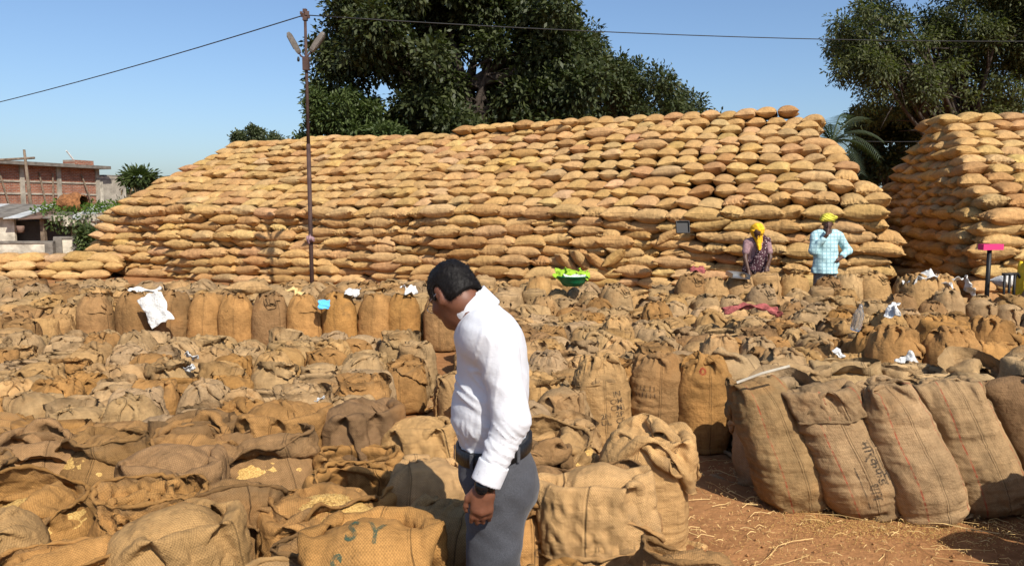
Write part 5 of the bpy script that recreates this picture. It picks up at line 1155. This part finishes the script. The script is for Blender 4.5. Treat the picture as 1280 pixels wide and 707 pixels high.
def basin():
    c=at(716,352,11.6); e=empty('basin',(c.x,c.y,c.z-.06)); tag(e,'green plastic basin resting on sacks below the long pile','basin')
    MB().lathe([(.0001,0),(.14,.0),(.20,.07),(.235,.14),(.25,.145),(.245,.155),(.225,.145),(.19,.075),(.13,.012),(.0001,.01)],(0,0,0),26).build('bowl',M['green_plastic'],e,True)
    rag('lime_cloth',c+Vector((.02,0,.15)),.44,.34,.11,M['lime'],'lime green cloth heaped in the green basin','cloth',12,(.25,0,.1),16,.6)
    for sx_ in(-1,1): rag('lime_cloth',c+Vector((sx_*.17,-.06,.13)),.20,.18,.06,M['lime'],'end of lime green cloth hanging over the basin rim '+('towards the man' if sx_<0 else 'towards the labourers'),'cloth',13+sx_,(.8,sx_*.6,.1),10)
    rag('white_cloth',c+Vector((0,-.16,.10)),.30,.10,.05,M['white_plastic'],'white cloth strip tucked under the lime cloth','cloth',18,(.9,0,0),9)
basin()
def tray():
    c=at(853,284,13.75); e=empty('metal_pan',c); e.rotation_euler=(math.radians(75),0,.1); tag(e,'blackened square pan hung on the face of the long pile','pan')
    m=MB(); m.box((0,0,0),(.24,.22,.012)); m.build('base',M['black'],e)
    for dx,dy,sx_,sy_ in((-.115,0,.012,.22),(.115,0,.012,.22),(0,-.104,.22,.012),(0,.104,.22,.012)): MB().box((dx,dy,.022),(sx_,sy_,.036)).build('rim',M['black'],e)
    c=at(922,346,11.7); e=empty('steel_pan',(c.x,c.y,c.z)); e.rotation_euler=(.15,.1,.2); tag(e,'bright steel scoop pan lying by the bending woman','pan')
    MB().box((0,0,0),(.30,.22,.01)).build('base',M['metal'],e)
    for dx,dy,sx_,sy_ in((-.145,0,.01,.22),(.145,0,.01,.22),(0,.105,.28,.01)): MB().box((dx,dy,.035),(sx_,sy_,.06)).build('rim',M['metal'],e)
tray()
def scale():
    d=11.3; c=at(1234,360,d); e=empty('weighing_scale',(c.x,d,0),.25); tag(e,'black platform weighing scale with pink display board beside the shorter pile','scale')
    zt=at(1234,311,d).z; MB().tube([(0,0,.15),(0,0,zt)],.032,12).build('post',M['black'],e,True); MB().box((-.01,-.03,zt+.03),(.36,.10,.085)).build('display',M['pink'],e)
    MB().box((.30,-.05,.26),(.62,.52,.06)).build('platform',M['black'],e)
    for x in(.05,.55):
        for y in(-.25,.15): MB().box((x,y,.12),(.06,.06,.24)).build('foot',M['black'],e)
    z1=at(1240,341,d).z
    for x in(.07,.16,.25): MB().tube([(x,-.22,.28),(x,-.22,z1)],.018,8).build('rail_bar',M['black'],e,True)
    MB().tube([(.03,-.22,z1),(.30,-.22,z1),(.38,-.21,z1-.1),(.42,-.2,.29)],.02,8).build('guard_rail',M['black'],e,True)
    # pale sacks behind it and the yellow sack next to it
    for i,(px,py,s,rz,mt,lb) in enumerate([(1262,352,.62,.2,M['white_plastic'],'white plastic sack slumped behind the weighing scale')]):
        b=obj('plastic_sack',tube_mesh('plastic_sack',LX[2],.5,.9,mt),None,at(px,py,11.8),(0,.1,rz)); b.scale=(s,)*3; tag(b,lb,'sack')
    b=obj('plastic_sack',tube_mesh('plastic_sack',SV['tied2']['X'],.5,1.,M['yellowsack']),None,(at(1292,330,11.2).x,11.2,.1),(0,0,.4)); b.scale=(1.05,1.05,1.6); tag(b,'tall yellow plastic sack standing next to the weighing scale','sack')
scale()
def lined(px,d,n,lb,seed):
    c=at(px,340,d); e=empty('jute_sack',(c.x,d,0),.2); tag(e,lb,'sack'); s=hi_mesh(n); b=obj('bag',s['lo'],e); b.color=tint('tan'); e.scale=(1.15,1.15,1.2); z=s['top']
    rg=rag('white_liner',(0,0,z-.01),.36,.26,.10,M['white_plastic'],None,None,seed+60,(.1,.1,seed),14,1.1); rg.parent=e
lined(1150,11.0,'tall0','jute sack topped with white plastic liner, left of its twin before the piles gap'.replace('left of','beside'),3); lined(1178,11.05,'tall2','jute sack with torn white liner sticking up, nearer the shorter pile',5)
def bottle():
    c=at(1069,412,7.2); t=NT('clear_plastic'); gl=t.done((.75,.8,.85),.12,None,Transmission_Weight=.9,IOR=1.3); o=MB().lathe([(.0001,0),(.045,0),(.048,.02),(.048,.15),(.03,.20),(.016,.22),(.016,.25),(.0001,.25)],(0,0,0),16).build('plastic_bottle',gl,None,True); o.location=c; o.rotation_euler=(.2,.1,0); tag(o,'clear plastic bottle standing among sacks next to the big orange ones','bottle')
bottle()
e,c=PLACED['G0']; o=MB().tube([(0,0,0),(.14,-.02,.06),(.30,-.01,.10)],.008,6).build('white_stick',M['limewash']); o.location=at(921,478,4.42); tag(o,'pale stick poking out of the first leaning sack mouth','stick')
# ---------------- straw and spilled grain on the bare earth
def scatter():
    r=random.Random(9); m=MB()
    def onbare(x,y): return (x>.75 and y<5.4) or (.45<x and y<2.6)
    for i in range(2600):
        x=r.uniform(.5,3.6); y=r.uniform(2.3,5.4)
        if not onbare(x,y): continue
        u_=r.random(); L=r.uniform(.008,.03) if u_<.78 else r.uniform(.04,.14) if u_<.975 else r.uniform(.2,.45); a=r.uniform(0,6.3); k=r.uniform(-.6,.6); pts=[]
        for q in(0,.33,.66,1): pts.append((x+L*q*math.cos(a+k*q),y+L*q*math.sin(a+k*q),.012+.02*math.sin(q*3)*r.random()))
        m.add([p for P_ in pts for p in((P_[0],P_[1],P_[2]),(P_[0]+.0018*math.sin(a),P_[1]-.0018*math.cos(a),P_[2]),(P_[0],P_[1],P_[2]+.003))],[(j*3+b,j*3+(b+1)%3,j*3+3+(b+1)%3,j*3+3+b) for j in range(3) for b in range(3)])
    o=m.build('straw_litter',M['straw']); tag(o,'loose straw stalks strewn over the bare red earth','straw',kind='stuff')
    rr=np.random.default_rng(4); P=[]
    for cx,cy,sx_,sy_,n in((2.05,4.22,.28,.09,1500),(2.6,4.15,.3,.10,900),(1.5,4.0,.5,.3,700),(2.0,3.2,.9,.5,700),(1.2,3.0,.4,.4,350),(1.75,4.35,.1,.1,500)): P.append(np.stack([rr.normal(cx,sx_,n),rr.normal(cy,sy_,n),np.full(n,.004)+rr.uniform(0,.006,n)],1))
    P=np.concatenate(P); n=len(P); D=rr.normal(0,1,(n,3)); D[:,2]*=.2; D/=np.linalg.norm(D,axis=1)[:,None]; A=np.cross(D,(0,0,1.)); A/=np.linalg.norm(A,axis=1)[:,None]; U=np.cross(A,D)
    V=np.stack([P+D*.0055,P-D*.0055,P+A*.0022,P-A*.0022,P+U*.002,P-U*.002],1).reshape(-1,3); T=np.array([(0,2,4),(0,4,3),(0,3,5),(0,5,2),(1,4,2),(1,3,4),(1,5,3),(1,2,5)]); Fq=(np.arange(n)[:,None,None]*6+T[None]).reshape(-1,3)
    o=obj('spilled_grain',mesh_np('spilled_grain',V,Fq,M['grain'],False)); tag(o,'yellow paddy grains spilled at the feet of the leaning row','grain',kind='stuff')
    # clods and pebbles
    V=[];T_=[]
    for i in range(420):
        x=r.uniform(.5,4.2); y=r.uniform(2.2,5.6); s=r.uniform(.004,.014)
        b=len(V); V+=[(x+s*q[0]*r.uniform(.7,1.3),y+s*q[1]*r.uniform(.7,1.3),s*.3+s*q[2]*.7) for q in((1,0,0),(-1,0,0),(0,1,0),(0,-1,0),(0,0,1),(0,0,-1))]; T_+=[(b+p,b+q,b+s_) for p,q,s_ in((0,2,4),(2,1,4),(1,3,4),(3,0,4),(2,0,5),(1,2,5),(3,1,5),(0,3,5))]
    o=obj('earth_clods',mesh_np('earth_clods',V,T_,M['earth'],False)); tag(o,'small red earth clods on the bare ground','clods',kind='stuff')
scatter()
